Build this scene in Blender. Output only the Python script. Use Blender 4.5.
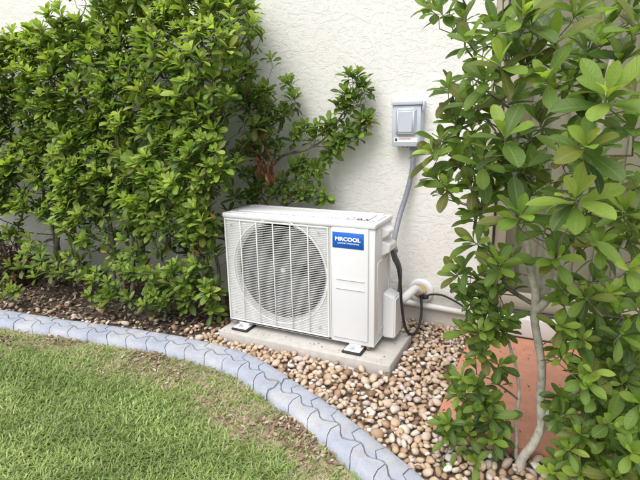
import bpy, bmesh, math, random
import numpy as np
from mathutils import Vector, Matrix, noise

for o in list(bpy.data.objects):
    bpy.data.objects.remove(o)
scene = bpy.context.scene
COL = scene.collection
R = math.radians
random.seed(7)
rng = np.random.default_rng(7)

# ------------------------------------------------------------------ camera
CAM = np.array([1.475, -2.461, 1.101])
YAW, PITCH, ROLL, FPX = -0.4541, 0.2445, -0.0172, 477.7
FW = np.array([math.sin(YAW)*math.cos(PITCH), math.cos(YAW)*math.cos(PITCH), -math.sin(PITCH)])
_r = np.array([math.cos(YAW), -math.sin(YAW), 0.0])
_u = np.cross(_r, FW)
RT = _r*math.cos(ROLL) + _u*math.sin(ROLL)
UP = -_r*math.sin(ROLL) + _u*math.cos(ROLL)
cam = bpy.data.cameras.new('camera')
cam.sensor_width = 36.0
cam.sensor_fit = 'HORIZONTAL'
cam.lens = FPX*36.0/640.0
cam.clip_start = 0.02
cam.clip_end = 500.0
cam_o = bpy.data.objects.new('camera', cam)
COL.objects.link(cam_o)
cam_o.matrix_world = Matrix(((RT[0], UP[0], -FW[0], CAM[0]), (RT[1], UP[1], -FW[1], CAM[1]),
                             (RT[2], UP[2], -FW[2], CAM[2]), (0, 0, 0, 1)))
scene.camera = cam_o

def on_y(px, py, Y):      # measured picture point -> world point at a given distance Y from the wall
    d = FW + RT*(px-320)/FPX - UP*(py-240)/FPX
    return CAM + d*(Y-CAM[1])/d[1]

def proj(P):
    d = np.asarray(P)-CAM
    z = d@FW
    return 320+FPX*(d@RT)/z, 240-FPX*(d@UP)/z, z

# ------------------------------------------------------------------ sky, sun, exposure
SUN_DIR = Vector((-0.05, -0.52, 0.86)).normalized()       # towards the veiled sun
elev = math.asin(SUN_DIR.z)
world = bpy.data.worlds.new('World')
scene.world = world
world.use_nodes = True
wn = world.node_tree.nodes
wl = world.node_tree.links
wn.clear()
sky = wn.new('ShaderNodeTexSky')
sky.sky_type = 'NISHITA'
sky.sun_disc = False
sky.sun_elevation = elev
sky.sun_rotation = math.atan2(SUN_DIR.x, SUN_DIR.y)
sky.air_density = 1.0
sky.dust_density = 4.0
sky.ozone_density = 1.0
hs = wn.new('ShaderNodeHueSaturation')
hs.inputs['Saturation'].default_value = 0.56             # thin overcast: a greyer, whiter sky
bg = wn.new('ShaderNodeBackground')
bg.inputs['Strength'].default_value = 0.15
wo = wn.new('ShaderNodeOutputWorld')
wl.new(sky.outputs[0], hs.inputs['Color'])
wl.new(hs.outputs[0], bg.inputs['Color'])
wl.new(bg.outputs[0], wo.inputs['Surface'])
sl = bpy.data.lights.new('sun', 'SUN')
sl.energy = 1.3
sl.angle = R(50)
sl.color = (1.0, 0.98, 0.95)
so = bpy.data.objects.new('sun', sl)
COL.objects.link(so)
so.rotation_euler = SUN_DIR.to_track_quat('Z', 'Y').to_euler()
so.location = (-3, -5, 7)
scene.view_settings.view_transform = 'Standard'
scene.view_settings.look = 'None'
scene.view_settings.gamma = 1.0
scene.view_settings.use_curve_mapping = False
scene.view_settings.exposure = 0.66

# ------------------------------------------------------------------ helpers
def tag(o, label=None, cat=None, group=None, kind=None):
    if label: o['label'] = label
    if cat: o['category'] = cat
    if group: o['group'] = group
    if kind: o['kind'] = kind
    return o

def empty(name, loc=(0, 0, 0)):
    o = bpy.data.objects.new(name, None)
    o.empty_display_size = 0.1
    o.location = loc
    COL.objects.link(o)
    return o

def link(name, me, mat=None, parent=None, smooth=False):
    if mat is not None and len(me.materials) == 0:
        me.materials.append(mat)
    if smooth:
        me.polygons.foreach_set('use_smooth', [True]*len(me.polygons))
    o = bpy.data.objects.new(name, me)
    COL.objects.link(o)
    if parent is not None:
        o.parent = parent
        o.matrix_parent_inverse = Matrix.Translation(-Vector(wloc(parent)))
    return o

def wloc(p):
    v = Vector(p.location)
    # every parent here is unrotated; mesh parts sit at the origin of their thing's frame
    return v if p.parent is None else v

def from_bm(name, bm, mat, parent=None, smooth=False):
    me = bpy.data.meshes.new(name)
    bmesh.ops.recalc_face_normals(bm, faces=bm.faces)
    bm.to_mesh(me)
    bm.free()
    return link(name, me, mat, parent, smooth)

def smooth_by_angle(o, ang=40):
    me = o.data
    me.polygons.foreach_set('use_smooth', [True]*len(me.polygons))
    bm = bmesh.new(); bm.from_mesh(me)
    for e in bm.edges:
        if len(e.link_faces) == 2 and e.calc_face_angle(0) > R(ang):
            e.smooth = False
    bm.to_mesh(me); bm.free()
    return o

def rbox(bm, lo, hi, bev=0.0, seg=2):
    v0 = len(bm.verts)
    r = bmesh.ops.create_cube(bm, size=1.0)
    vs = r['verts']
    lo = Vector(lo); hi = Vector(hi)
    for v in vs:
        v.co = Vector(((v.co.x+.5)*(hi.x-lo.x)+lo.x, (v.co.y+.5)*(hi.y-lo.y)+lo.y, (v.co.z+.5)*(hi.z-lo.z)+lo.z))
    if bev > 0:
        es = list({e for v in vs for e in v.link_edges})
        bmesh.ops.bevel(bm, geom=es, offset=bev, segments=seg, profile=0.5, affect='EDGES')
    return bm

def box_obj(name, lo, hi, mat, parent=None, bev=0.0, seg=2):
    bm = rbox(bmesh.new(), lo, hi, bev, seg)
    o = from_bm(name, bm, mat, parent)
    if bev > 0:
        smooth_by_angle(o, 50)
    return o

def tube_data(pts, rad, n=7, cap=True):
    pts = [Vector(p) for p in pts]
    if not hasattr(rad, '__len__'): rad = [rad]*len(pts)
    V = []; F = []
    t = (pts[1]-pts[0]).normalized()
    a = t.orthogonal().normalized()
    for i, p in enumerate(pts):
        if i == 0: tn = pts[1]-pts[0]
        elif i == len(pts)-1: tn = pts[-1]-pts[-2]
        else: tn = pts[i+1]-pts[i-1]
        tn.normalize()
        a = (a-tn*a.dot(tn))
        a = a.normalized() if a.length > 1e-6 else tn.orthogonal().normalized()
        b = tn.cross(a)
        for k in range(n):
            th = 2*math.pi*k/n
            V.append(p+(a*math.cos(th)+b*math.sin(th))*rad[i])
    for i in range(len(pts)-1):
        for k in range(n):
            F.append((i*n+k, i*n+(k+1) % n, (i+1)*n+(k+1) % n, (i+1)*n+k))
    if cap:
        F.append(tuple(range(n))[::-1]); F.append(tuple(range((len(pts)-1)*n, len(pts)*n)))
    return V, F

def tubes_obj(name, tubes, mat, parent=None, n=7):
    V = []; F = []
    for pts, rad in tubes:
        v, f = tube_data(pts, rad, n)
        b = len(V); V += v; F += [tuple(i+b for i in q) for q in f]
    me = bpy.data.meshes.new(name)
    me.from_pydata([tuple(v) for v in V], [], F)
    me.update()
    return link(name, me, mat, parent, True)

def spline(pts, n=8):
    pts = [Vector(p) for p in pts]
    P = [pts[0]*2-pts[1]]+pts+[pts[-1]*2-pts[-2]]
    out = []
    for i in range(1, len(P)-2):
        for k in range(n):
            t = k/n
            a, b, c, d = P[i-1], P[i], P[i+1], P[i+2]
            out.append(0.5*((2*b)+(c-a)*t+(2*a-5*b+4*c-d)*t*t+(3*b-a-3*c+d)*t**3))
    out.append(pts[-1])
    return out

def cyl(bm, c, axis, r0, r1, h, n=32):
    c = Vector(c); axis = Vector(axis).normalized()
    q = axis.to_track_quat('Z', 'Y').to_matrix().to_4x4()
    bmesh.ops.create_cone(bm, cap_ends=True, segments=n, radius1=r0, radius2=r1, depth=h,
                          matrix=Matrix.Translation(c+axis*h/2) @ q)
    return bm

def np_mesh(name, V, F, tint=None, mat=None, parent=None, smooth=True):
    """big joined mesh from numpy arrays: V (n,3), F (m,k) with one face size"""
    me = bpy.data.meshes.new(name)
    V = np.ascontiguousarray(V, dtype=np.float32); F = np.ascontiguousarray(F, dtype=np.int32)
    me.vertices.add(len(V)); me.vertices.foreach_set('co', V.ravel())
    k = F.shape[1]
    me.loops.add(F.size); me.loops.foreach_set('vertex_index', F.ravel())
    me.polygons.add(len(F))
    me.polygons.foreach_set('loop_start', np.arange(0, F.size, k, dtype=np.int32))
    me.polygons.foreach_set('loop_total', np.full(len(F), k, dtype=np.int32))
    me.update(calc_edges=True)
    me.validate()
    if tint is not None:
        a = me.attributes.new('tint', 'FLOAT_COLOR', 'POINT')
        a.data.foreach_set('color', np.ascontiguousarray(tint, dtype=np.float32).ravel())
    if smooth:
        me.polygons.foreach_set('use_smooth', np.ones(len(F), dtype=bool))
    if mat: me.materials.append(mat)
    return link(name, me, None, parent)

# ------------------------------------------------------------------ materials
def new_mat(name):
    m = bpy.data.materials.new(name)
    m.use_nodes = True
    nt = m.node_tree
    b = nt.nodes['Principled BSDF']
    return m, nt, b

def N(nt, t, **kw):
    n = nt.nodes.new(t)
    for k, v in kw.items():
        if k in n.inputs: n.inputs[k].default_value = v
        else: setattr(n, k, v)
    return n

def ramp(nt, fac, stops, interp='LINEAR'):
    r = nt.nodes.new('ShaderNodeValToRGB')
    r.color_ramp.interpolation = interp
    e = r.color_ramp.elements
    while len(e) < len(stops): e.new(0.5)
    for i, (p, c) in enumerate(stops):
        e[i].position = p
        e[i].color = (c[0], c[1], c[2], 1) if hasattr(c, '__len__') else (c, c, c, 1)
    nt.links.new(fac, r.inputs['Fac'])
    return r.outputs['Color']

def coords(nt, scale=(1, 1, 1), kind='Object'):
    tc = nt.nodes.new('ShaderNodeTexCoord')
    mp = nt.nodes.new('ShaderNodeMapping')
    mp.inputs['Scale'].default_value = scale
    nt.links.new(tc.outputs[kind], mp.inputs['Vector'])
    return mp.outputs['Vector']

def noise_n(nt, vec, scale, detail=4, rough=0.55, dist=0.0):
    n = nt.nodes.new('ShaderNodeTexNoise')
    n.inputs['Scale'].default_value = scale
    n.inputs['Detail'].default_value = detail
    n.inputs['Roughness'].default_value = rough
    n.inputs['Distortion'].default_value = dist
    if vec is not None: nt.links.new(vec, n.inputs['Vector'])
    return n.outputs['Fac']

def mixc(nt, fac, a, b, mode='MIX'):
    m = nt.nodes.new('ShaderNodeMix')
    m.data_type = 'RGBA'; m.blend_type = mode
    for s, v in ((m.inputs[0], fac), (m.inputs[6], a), (m.inputs[7], b)):
        if hasattr(v, 'is_output'): nt.links.new(v, s)
        elif hasattr(v, '__len__'): s.default_value = (v[0], v[1], v[2], 1)
        else: s.default_value = v
    return m.outputs[2]

def math_n(nt, op, a, b=0.0):
    m = nt.nodes.new('ShaderNodeMath'); m.operation = op
    for s, v in ((m.inputs[0], a), (m.inputs[1], b)):
        if hasattr(v, 'is_output'): nt.links.new(v, s)
        else: s.default_value = v
    return m.outputs[0]

def bump(nt, bsdf, h, strength=0.5, dist=0.01, prev=None):
    b = nt.nodes.new('ShaderNodeBump')
    b.inputs['Strength'].default_value = strength
    b.inputs['Distance'].default_value = dist
    nt.links.new(h, b.inputs['Height'])
    if prev is not None: nt.links.new(prev, b.inputs['Normal'])
    nt.links.new(b.outputs[0], bsdf.inputs['Normal'])
    return b.outputs[0]

def plain(name, col, rough=0.5, var=0.08, scale=14, metal=0.0, bmp=0.0, dirt=None, dirt_amt=0.3):
    m, nt, b = new_mat(name)
    v = coords(nt)
    f = noise_n(nt, v, scale, 5)
    c = ramp(nt, f, [(0.3, [x*(1-var) for x in col]), (0.7, [min(1, x*(1+var)) for x in col])])
    if dirt:
        f2 = noise_n(nt, v, scale*0.4, 8, 0.7)
        k = ramp(nt, f2, [(0.5, 0.0), (0.75, dirt_amt)])
        c = mixc(nt, k, c, dirt)
    nt.links.new(c, b.inputs['Base Color'])
    b.inputs['Roughness'].default_value = rough
    b.inputs['Metallic'].default_value = metal
    if bmp:
        bump(nt, b, noise_n(nt, v, 120, 4), bmp, 0.002)
    return m

def m_stucco():
    m, nt, b = new_mat('painted_stucco')
    v = coords(nt, (1, 1, 1))
    vs = coords(nt, (0.78, 1, 1.2))
    # trowelled plaster: flat plateaus with torn, mostly level edges
    n1 = noise_n(nt, vs, 23, 4, 0.58, 0.9)
    p1 = ramp(nt, n1, [(0.455, 0.0), (0.475, 0.85), (0.56, 1.0)])
    n2 = noise_n(nt, vs, 52, 4, 0.58, 1.0)
    p2 = ramp(nt, n2, [(0.40, 0.0), (0.43, 1.0)])
    n3 = noise_n(nt, v, 190, 3, 0.6)
    h = math_n(nt, 'ADD', math_n(nt, 'MULTIPLY', p1, 0.6), math_n(nt, 'MULTIPLY', p2, 0.32))
    h = math_n(nt, 'ADD', h, math_n(nt, 'MULTIPLY', n3, 0.30))
    bump(nt, b, h, 0.62, 0.0034)
    st = noise_n(nt, v, 2.3, 6, 0.6)
    c = ramp(nt, st, [(0.3, (0.70, 0.69, 0.655)), (0.7, (0.76, 0.75, 0.72))])
    # splash-back soil near the footing, ragged upper edge
    sep = nt.nodes.new('ShaderNodeSeparateXYZ'); nt.links.new(v, sep.inputs[0])
    e = math_n(nt, 'ADD', sep.outputs['Z'], math_n(nt, 'MULTIPLY', noise_n(nt, v, 9, 6, 0.7), -0.28))
    k = ramp(nt, e, [(0.0, 0.42), (0.09, 0.0)])
    c = mixc(nt, k, c, (0.36, 0.31, 0.24))
    nt.links.new(c, b.inputs['Base Color'])
    b.inputs['Roughness'].default_value = 0.85
    return m

def m_leaf(name, stops, under, spec=0.45):
    m, nt, b = new_mat(name)
    at = nt.nodes.new('ShaderNodeAttribute'); at.attribute_name = 'tint'
    sep = nt.nodes.new('ShaderNodeSeparateColor')
    nt.links.new(at.outputs['Color'], sep.inputs[0])
    c = ramp(nt, sep.outputs[0], stops)
    # g: warm/old shift
    old = ramp(nt, sep.outputs[1], [(0.90, 0.0), (0.98, 0.65)])
    c = mixc(nt, old, c, (0.17, 0.13, 0.035))
    v = coords(nt)
    c = mixc(nt, ramp(nt, noise_n(nt, v, 55, 3), [(0.35, 0.0), (0.75, 0.35)]), c, (0.10, 0.15, 0.03))
    rib = ramp(nt, sep.outputs[2], [(0.0, 0.55), (0.13, 0.0)])
    c = mixc(nt, rib, c, (0.24, 0.33, 0.10))
    geo = nt.nodes.new('ShaderNodeNewGeometry')
    c2 = mixc(nt, geo.outputs['Backfacing'], c, mixc(nt, 0.55, c, under))
    nt.links.new(c2, b.inputs['Base Color'])
    b.inputs['Roughness'].default_value = 0.36
    b.inputs['Specular IOR Level'].default_value = spec
    ph = math_n(nt, 'MULTIPLY', math_n(nt, 'SUBTRACT', at.outputs['Alpha'], math_n(nt, 'MULTIPLY', sep.outputs[2], 0.16)), 62.0)
    vein = ramp(nt, math_n(nt, 'SINE', ph), [(0.70, 0.0), (1.0, 1.0)])
    hgt = math_n(nt, 'ADD', sep.outputs[2], math_n(nt, 'MULTIPLY', vein, -0.22))
    hgt = math_n(nt, 'ADD', hgt, math_n(nt, 'MULTIPLY', noise_n(nt, v, 140, 3), 0.25))
    bump(nt, b, hgt, 0.5, 0.004)
    c2 = mixc(nt, math_n(nt, 'MULTIPLY', vein, 0.16), c2, (0.26, 0.34, 0.12))
    nt.links.new(c2, b.inputs['Base Color'])
    sp_ = ramp(nt, noise_n(nt, v, 210, 2), [(0.70, 0.0), (0.76, 0.6)])
    c2 = mixc(nt, sp_, c2, (0.13, 0.085, 0.035))
    nt.links.new(c2, b.inputs['Base Color'])
    tr = nt.nodes.new('ShaderNodeBsdfTranslucent')
    tc = mixc(nt, 1.0, c, (1.5, 1.6, 0.7), 'MULTIPLY')
    nt.links.new(tc, tr.inputs['Color'])
    mx = nt.nodes.new('ShaderNodeMixShader'); mx.inputs[0].default_value = 0.42
    nt.links.new(b.outputs[0], mx.inputs[1]); nt.links.new(tr.outputs[0], mx.inputs[2])
    nt.links.new(mx.outputs[0], nt.nodes['Material Output'].inputs['Surface'])
    return m

def m_tint(name, stops, rough=0.6, bmp=0.0, spots=0.0, trans=0.0):
    """colour from the per-piece 'tint' attribute"""
    m, nt, b = new_mat(name)
    at = nt.nodes.new('ShaderNodeAttribute'); at.attribute_name = 'tint'
    sep = nt.nodes.new('ShaderNodeSeparateColor'); nt.links.new(at.outputs['Color'], sep.inputs[0])
    c = ramp(nt, sep.outputs[0], stops)
    v = coords(nt)
    if spots:
        k = ramp(nt, noise_n(nt, v, 95, 5, 0.65), [(0.42, 0.0), (0.72, spots)])
        c = mixc(nt, k, c, (0.30, 0.21, 0.14))
    nt.links.new(c, b.inputs['Base Color'])
    b.inputs['Roughness'].default_value = rough
    if bmp: bump(nt, b, noise_n(nt, v, 160, 4), bmp, 0.002)
    if trans:
        tr = nt.nodes.new('ShaderNodeBsdfTranslucent'); nt.links.new(c, tr.inputs['Color'])
        mx = nt.nodes.new('ShaderNodeMixShader'); mx.inputs[0].default_value = trans
        nt.links.new(b.outputs[0], mx.inputs[1]); nt.links.new(tr.outputs[0], mx.inputs[2])
        nt.links.new(mx.outputs[0], nt.nodes['Material Output'].inputs['Surface'])
    return m

def m_bark(name, a, bcol):
    m, nt, b = new_mat(name)
    v = coords(nt)
    f = noise_n(nt, v, 38, 6, 0.65)
    c = ramp(nt, f, [(0.3, a), (0.5, bcol), (0.72, [min(1, x*1.35) for x in bcol])])
    nt.links.new(c, b.inputs['Base Color'])
    b.inputs['Roughness'].default_value = 0.85
    bump(nt, b, noise_n(nt, coords(nt, (1, 1, 0.35)), 110, 5), 0.6, 0.004)
    return m

def m_soil(name, cols, scale):
    m, nt, b = new_mat(name)
    v = coords(nt)
    f = noise_n(nt, v, scale, 8, 0.72)
    c = ramp(nt, f, cols)
    nt.links.new(c, b.inputs['Base Color'])
    b.inputs['Roughness'].default_value = 0.95
    bump(nt, b, noise_n(nt, v, scale*2.2, 8, 0.75), 1.0, 0.02)
    return m

def m_curb():
    m, nt, b = new_mat('blue_grey_stained_concrete')
    v = coords(nt)
    big_ = noise_n(nt, v, 5, 6, 0.65)
    c = ramp(nt, big_, [(0.32, (0.29, 0.325, 0.405)), (0.48, (0.36, 0.39, 0.465)), (0.62, (0.45, 0.46, 0.48))])
    grit = noise_n(nt, v, 330, 4, 0.7)
    c = mixc(nt, ramp(nt, grit, [(0.30, 0.45), (0.48, 0.0)]), c, (0.14, 0.145, 0.16))
    c = mixc(nt, ramp(nt, grit, [(0.55, 0.0), (0.72, 0.4)]), c, (0.52, 0.53, 0.56))
    soil = noise_n(nt, v, 17, 9, 0.75)
    c = mixc(nt, ramp(nt, soil, [(0.50, 0.0), (0.72, 0.62)]), c, (0.33, 0.285, 0.225))
    nt.links.new(c, b.inputs['Base Color'])
    b.inputs['Roughness'].default_value = 0.9
    b1 = bump(nt, b, noise_n(nt, v, 60, 6, 0.7), 0.5, 0.006)
    bump(nt, b, grit, 0.5, 0.002, b1)
    return m

M = {}
M['stucco'] = m_stucco()
M['white'] = plain('white_powder_coat', (0.72, 0.725, 0.74), 0.38, 0.015, 9, dirt=(0.62, 0.60, 0.55), dirt_amt=0.06)
M['grille'] = plain('white_grille_plastic', (0.70, 0.70, 0.68), 0.45, 0.02, 9)
M['panel_white'] = plain('white_plastic', (0.71, 0.715, 0.73), 0.35, 0.02, 6)
M['black'] = plain('black_plastic', (0.05, 0.05, 0.053), 0.5, 0.2, 30)
M['rubber'] = plain('black_rubber', (0.02, 0.02, 0.021), 0.7, 0.3, 40)
M['fan'] = plain('dark_grey_fan_plastic', (0.10, 0.105, 0.115), 0.45, 0.1, 20)
M['coil'] = plain('coil_fins', (0.09, 0.095, 0.10), 0.5, 0.3, 60, metal=0.4)
M['seam'] = plain('dark_seam_dirt', (0.12, 0.11, 0.10), 0.9, 0.3, 60)
M['blue'] = plain('blue_badge_print', (0.004, 0.115, 0.50), 0.35, 0.04, 12)
M['print'] = plain('white_print', (0.85, 0.85, 0.85), 0.45, 0.01, 10)
M['red'] = plain('red_print', (0.55, 0.12, 0.12), 0.5, 0.05, 10)
M['zinc'] = plain('zinc_plated_steel', (0.62, 0.64, 0.64), 0.35, 0.1, 40, metal=0.6)
M['brass'] = plain('brass', (0.45, 0.29, 0.12), 0.4, 0.15, 40, metal=0.7)
M['grey_box'] = plain('grey_enclosure_paint', (0.46, 0.50, 0.565), 0.45, 0.05, 14, dirt=(0.40, 0.37, 0.32), dirt_amt=0.25)
M['grey_box_lid'] = plain('raised_grey_cover', (0.46, 0.50, 0.56), 0.45, 0.05, 14)
M['conduit'] = plain('grey_flexible_conduit', (0.21, 0.225, 0.265), 0.5, 0.08, 30)
M['pvc'] = plain('white_pvc', (0.72, 0.72, 0.69), 0.4, 0.05, 18, dirt=(0.4, 0.36, 0.28), dirt_amt=0.35)
M['foam'] = plain('yellowed_foam', (0.50, 0.34, 0.10), 0.9, 0.3, 50, bmp=0.8)
M['concrete'] = plain('pale_cast_concrete', (0.47, 0.45, 0.42), 0.9, 0.10, 24, bmp=0.5, dirt=(0.27, 0.24, 0.20), dirt_amt=0.35)
M['curb'] = m_curb()
M['mortar'] = plain('dark_joint_concrete', (0.16, 0.17, 0.19), 0.95, 0.2, 40, bmp=0.5, dirt=(0.10, 0.085, 0.06), dirt_amt=0.6)
M['terracotta'] = plain('terracotta_floor_paint', (0.55, 0.25, 0.16), 0.8, 0.10, 22, bmp=0.9, dirt=(0.44, 0.27, 0.19), dirt_amt=0.6)
M['door_frame'] = plain('tan_aluminium', (0.36, 0.315, 0.25), 0.45, 0.04, 10)
M['blind'] = plain('beige_blind_vane', (0.46, 0.40, 0.31), 0.7, 0.04, 8)
M['gasket'] = plain('dark_gasket', (0.05, 0.045, 0.04), 0.6, 0.2, 30)
M['sill'] = plain('white_sill_paint', (0.66, 0.65, 0.62), 0.6, 0.05, 18, dirt=(0.38, 0.33, 0.26), dirt_amt=0.55)
M['interior'] = plain('unseen_wall', (0.3, 0.28, 0.25), 0.9, 0.05, 4)
M['bark_pale'] = m_bark('pale_bark', (0.30, 0.265, 0.22), (0.52, 0.485, 0.42))
M['bark_grey'] = m_bark('grey_brown_bark', (0.10, 0.082, 0.062), (0.20, 0.17, 0.13))
M['bark_dark'] = m_bark('dark_bark', (0.05, 0.037, 0.03), (0.10, 0.078, 0.06))
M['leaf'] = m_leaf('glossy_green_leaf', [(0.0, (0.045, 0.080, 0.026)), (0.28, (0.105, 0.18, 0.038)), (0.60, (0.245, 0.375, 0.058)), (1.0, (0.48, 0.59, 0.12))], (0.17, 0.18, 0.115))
M['red_leaf'] = m_leaf('dark_red_leaf', [(0.0, (0.035, 0.014, 0.012)), (0.5, (0.13, 0.022, 0.018)), (1.0, (0.25, 0.05, 0.03))], (0.08, 0.03, 0.03))
M['orange_leaf'] = m_leaf('orange_dying_leaf', [(0.0, (0.38, 0.10, 0.02)), (1.0, (0.5, 0.18, 0.03))], (0.4, 0.2, 0.05))
M['pebble'] = m_tint('river_pebble', [(0.0, (0.13, 0.075, 0.05)), (0.18, (0.31, 0.19, 0.12)), (0.4, (0.53, 0.385, 0.25)), (0.58, (0.58, 0.475, 0.36)), (0.72, (0.50, 0.42, 0.385)), (0.88, (0.70, 0.64, 0.55)), (1.0, (0.78, 0.75, 0.70))], 0.6, 0.25, 0.38)
M['grass'] = m_tint('grass_blade', [(0.0, (0.60, 0.50, 0.36)), (0.16, (0.56, 0.49, 0.30)), (0.22, (0.17, 0.25, 0.065)), (0.6, (0.30, 0.41, 0.115)), (0.85, (0.37, 0.49, 0.145)), (1.0, (0.52, 0.57, 0.25))], 0.5, 0, 0, 0.3)
M['litter'] = m_tint('leaf_litter', [(0.0, (0.04, 0.026, 0.02)), (0.4, (0.13, 0.078, 0.055)), (0.75, (0.28, 0.185, 0.13)), (1.0, (0.52, 0.42, 0.33))], 0.85, 0.3, 0.3)
M['mulch'] = m_soil('dark_mulch', [(0.3, (0.045, 0.034, 0.027)), (0.5, (0.11, 0.082, 0.062)), (0.7, (0.20, 0.155, 0.12))], 26)
M['gravel_soil'] = m_soil('sand_between_pebbles', [(0.3, (0.18, 0.13, 0.09)), (0.7, (0.40, 0.30, 0.21))], 40)
M['lawn_soil'] = m_soil('lawn_thatch', [(0.3, (0.20, 0.175, 0.105)), (0.5, (0.40, 0.345, 0.23)), (0.7, (0.56, 0.47, 0.35))], 30)

M['far_lawn'] = m_soil('far_turf', [(0.3, (0.10, 0.15, 0.045)), (0.5, (0.19, 0.26, 0.08)), (0.7, (0.30, 0.34, 0.14))], 30)

def m_glass():
    m, nt, b = new_mat('door_glass')
    g = nt.nodes.new('ShaderNodeBsdfGlossy'); g.inputs['Roughness'].default_value = 0.02
    t = nt.nodes.new('ShaderNodeBsdfTransparent'); t.inputs['Color'].default_value = (0.86, 0.88, 0.86, 1)
    fr = nt.nodes.new('ShaderNodeLayerWeight'); fr.inputs['Blend'].default_value = 0.22
    mx = nt.nodes.new('ShaderNodeMixShader')
    nt.links.new(math_n(nt, 'MULTIPLY', fr.outputs['Facing'], 0.5), mx.inputs[0]); nt.links.new(t.outputs[0], mx.inputs[1]); nt.links.new(g.outputs[0], mx.inputs[2])
    nt.links.new(mx.outputs[0], nt.nodes['Material Output'].inputs['Surface'])
    return m
M['glass'] = m_glass()

# ------------------------------------------------------------------ curb line
INNER = [(-5.2, -1.55), (-3.4, -1.20), (-2.2, -1.01), (-1.408, -.903), (-.948, -.85), (-.509, -.791), (-.15, -.752), (.179, -.757), (.357, -.796),
         (.548, -.876), (.784, -.983), (.987, -1.092), (1.235, -1.239), (1.55, -1.47), (1.85, -1.76), (2.1, -2.12), (2.3, -2.6), (2.4, -3.2)]
CW = 0.145
_c = [Vector((p.x, p.y)) for p in spline([(x, y, 0) for x, y in INNER], 24)]
_s = [0.0]
for i in range(1, len(_c)): _s.append(_s[-1]+(_c[i]-_c[i-1]).length)
_s = np.array(_s); _cx = np.array([p.x for p in _c]); _cy = np.array([p.y for p in _c])
CLEN = _s[-1]
def curb_xy(s, w):
    """point at arc length s, w metres towards the lawn"""
    x = np.interp(s, _s, _cx); y = np.interp(s, _s, _cy)
    e = 0.05
    dx = np.interp(s+e, _s, _cx)-np.interp(s-e, _s, _cx); dy = np.interp(s+e, _s, _cy)-np.interp(s-e, _s, _cy)
    L = math.hypot(dx, dy) or 1
    return x+dy/L*w, y-dx/L*w
def curb_y(x):
    return np.interp(x, _cx[_cx <= 2.3], _cy[_cx <= 2.3])
PT = [0.0, 0.04, 0.11, 0.5, 0.86, 0.95, 1.0]
PZ = [0.030, 0.047, 0.053, 0.050, 0.043, 0.034, 0.012]
def curb_z(t): return float(np.interp(t, PT, PZ))

# ------------------------------------------------------------------ setting: ground, beds
def poly_obj(name, pts, z, mat):
    me = bpy.data.meshes.new(name)
    me.from_pydata([(x, y, z) for x, y in pts], [], [tuple(range(len(pts)))])
    return link(name, me, mat)
g = poly_obj('ground', [(-80, -80), (80, -80), (80, 80), (-80, 80)], -0.016, M['far_lawn'])
tag(g, 'turf stretching away around the house and beds', 'ground', kind='structure')
front = [(x, y-.02) for x, y in zip(_cx, _cy) if -5 < x < -0.12]
mb = poly_obj('mulch_bed', front+[(-0.12, 0.02), (-5.0, 0.02)], -0.008, M['mulch'])
tag(mb, 'dark mulch and leaf litter under the hedge', 'mulch bed', kind='structure')
front = [(x, y-.02) for x, y in zip(_cx, _cy) if x > -0.12][:-60]
gb = poly_obj('gravel_bed', front+[(2.38, 0.02), (-0.12, 0.02)], -0.008, M['gravel_soil'])
tag(gb, 'bed of mixed tan and cream river pebbles around the pad', 'gravel bed', kind='structure')

lf = [curb_xy(q_, CW*.93) for q_ in np.arange(.05, CLEN-.05, .05)]
lw = poly_obj('lawn', [(x_, y_) for x_, y_ in lf]+[(2.6, -12), (-12, -12), (-12, lf[0][1])], 0.008, M['lawn_soil'])
tag(lw, 'lawn soil and thatch under the short grass', 'lawn', kind='structure')

# ------------------------------------------------------------------ house
house = empty('house', (0, 0, 0))
tag(house, 'house with off-white trowelled stucco wall and tan sliding door', 'house')
DX0, DX1, DZ0, DZ1 = 1.18, 3.0, 0.075, 2.15
def wall_grid(name, x0, x1, z0, z1, th=0.16):
    return box_obj(name, (x0, 0, z0), (x1, th, z1), M['stucco'], house)
wall_grid('wall', -14.0, DX0, -0.05, 2.8)
wall_grid('wall', DX1, 6.0, -0.05, 2.8)
wall_grid('wall', DX0, DX1, DZ1, 2.8)
wall_grid('wall', DX0, DX1, -0.05, DZ0)
box_obj('unseen_wall', (-14.0, 3.0, -0.05), (6.0, 3.1, 2.8), M['interior'], house)  # unseen shell, added so light does not leak in behind the blind
box_obj('unseen_wall', (-14.1, 0.16, -0.05), (-14.0, 3.0, 2.8), M['interior'], house)
box_obj('unseen_wall', (6.0, 0.16, -0.05), (6.1, 3.0, 2.8), M['interior'], house)
box_obj('unseen_roof', (-14.2, -0.02, 2.8), (6.2, 3.2, 2.95), M['door_frame'], house)  # out of view, closes the added shell against light from above
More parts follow.
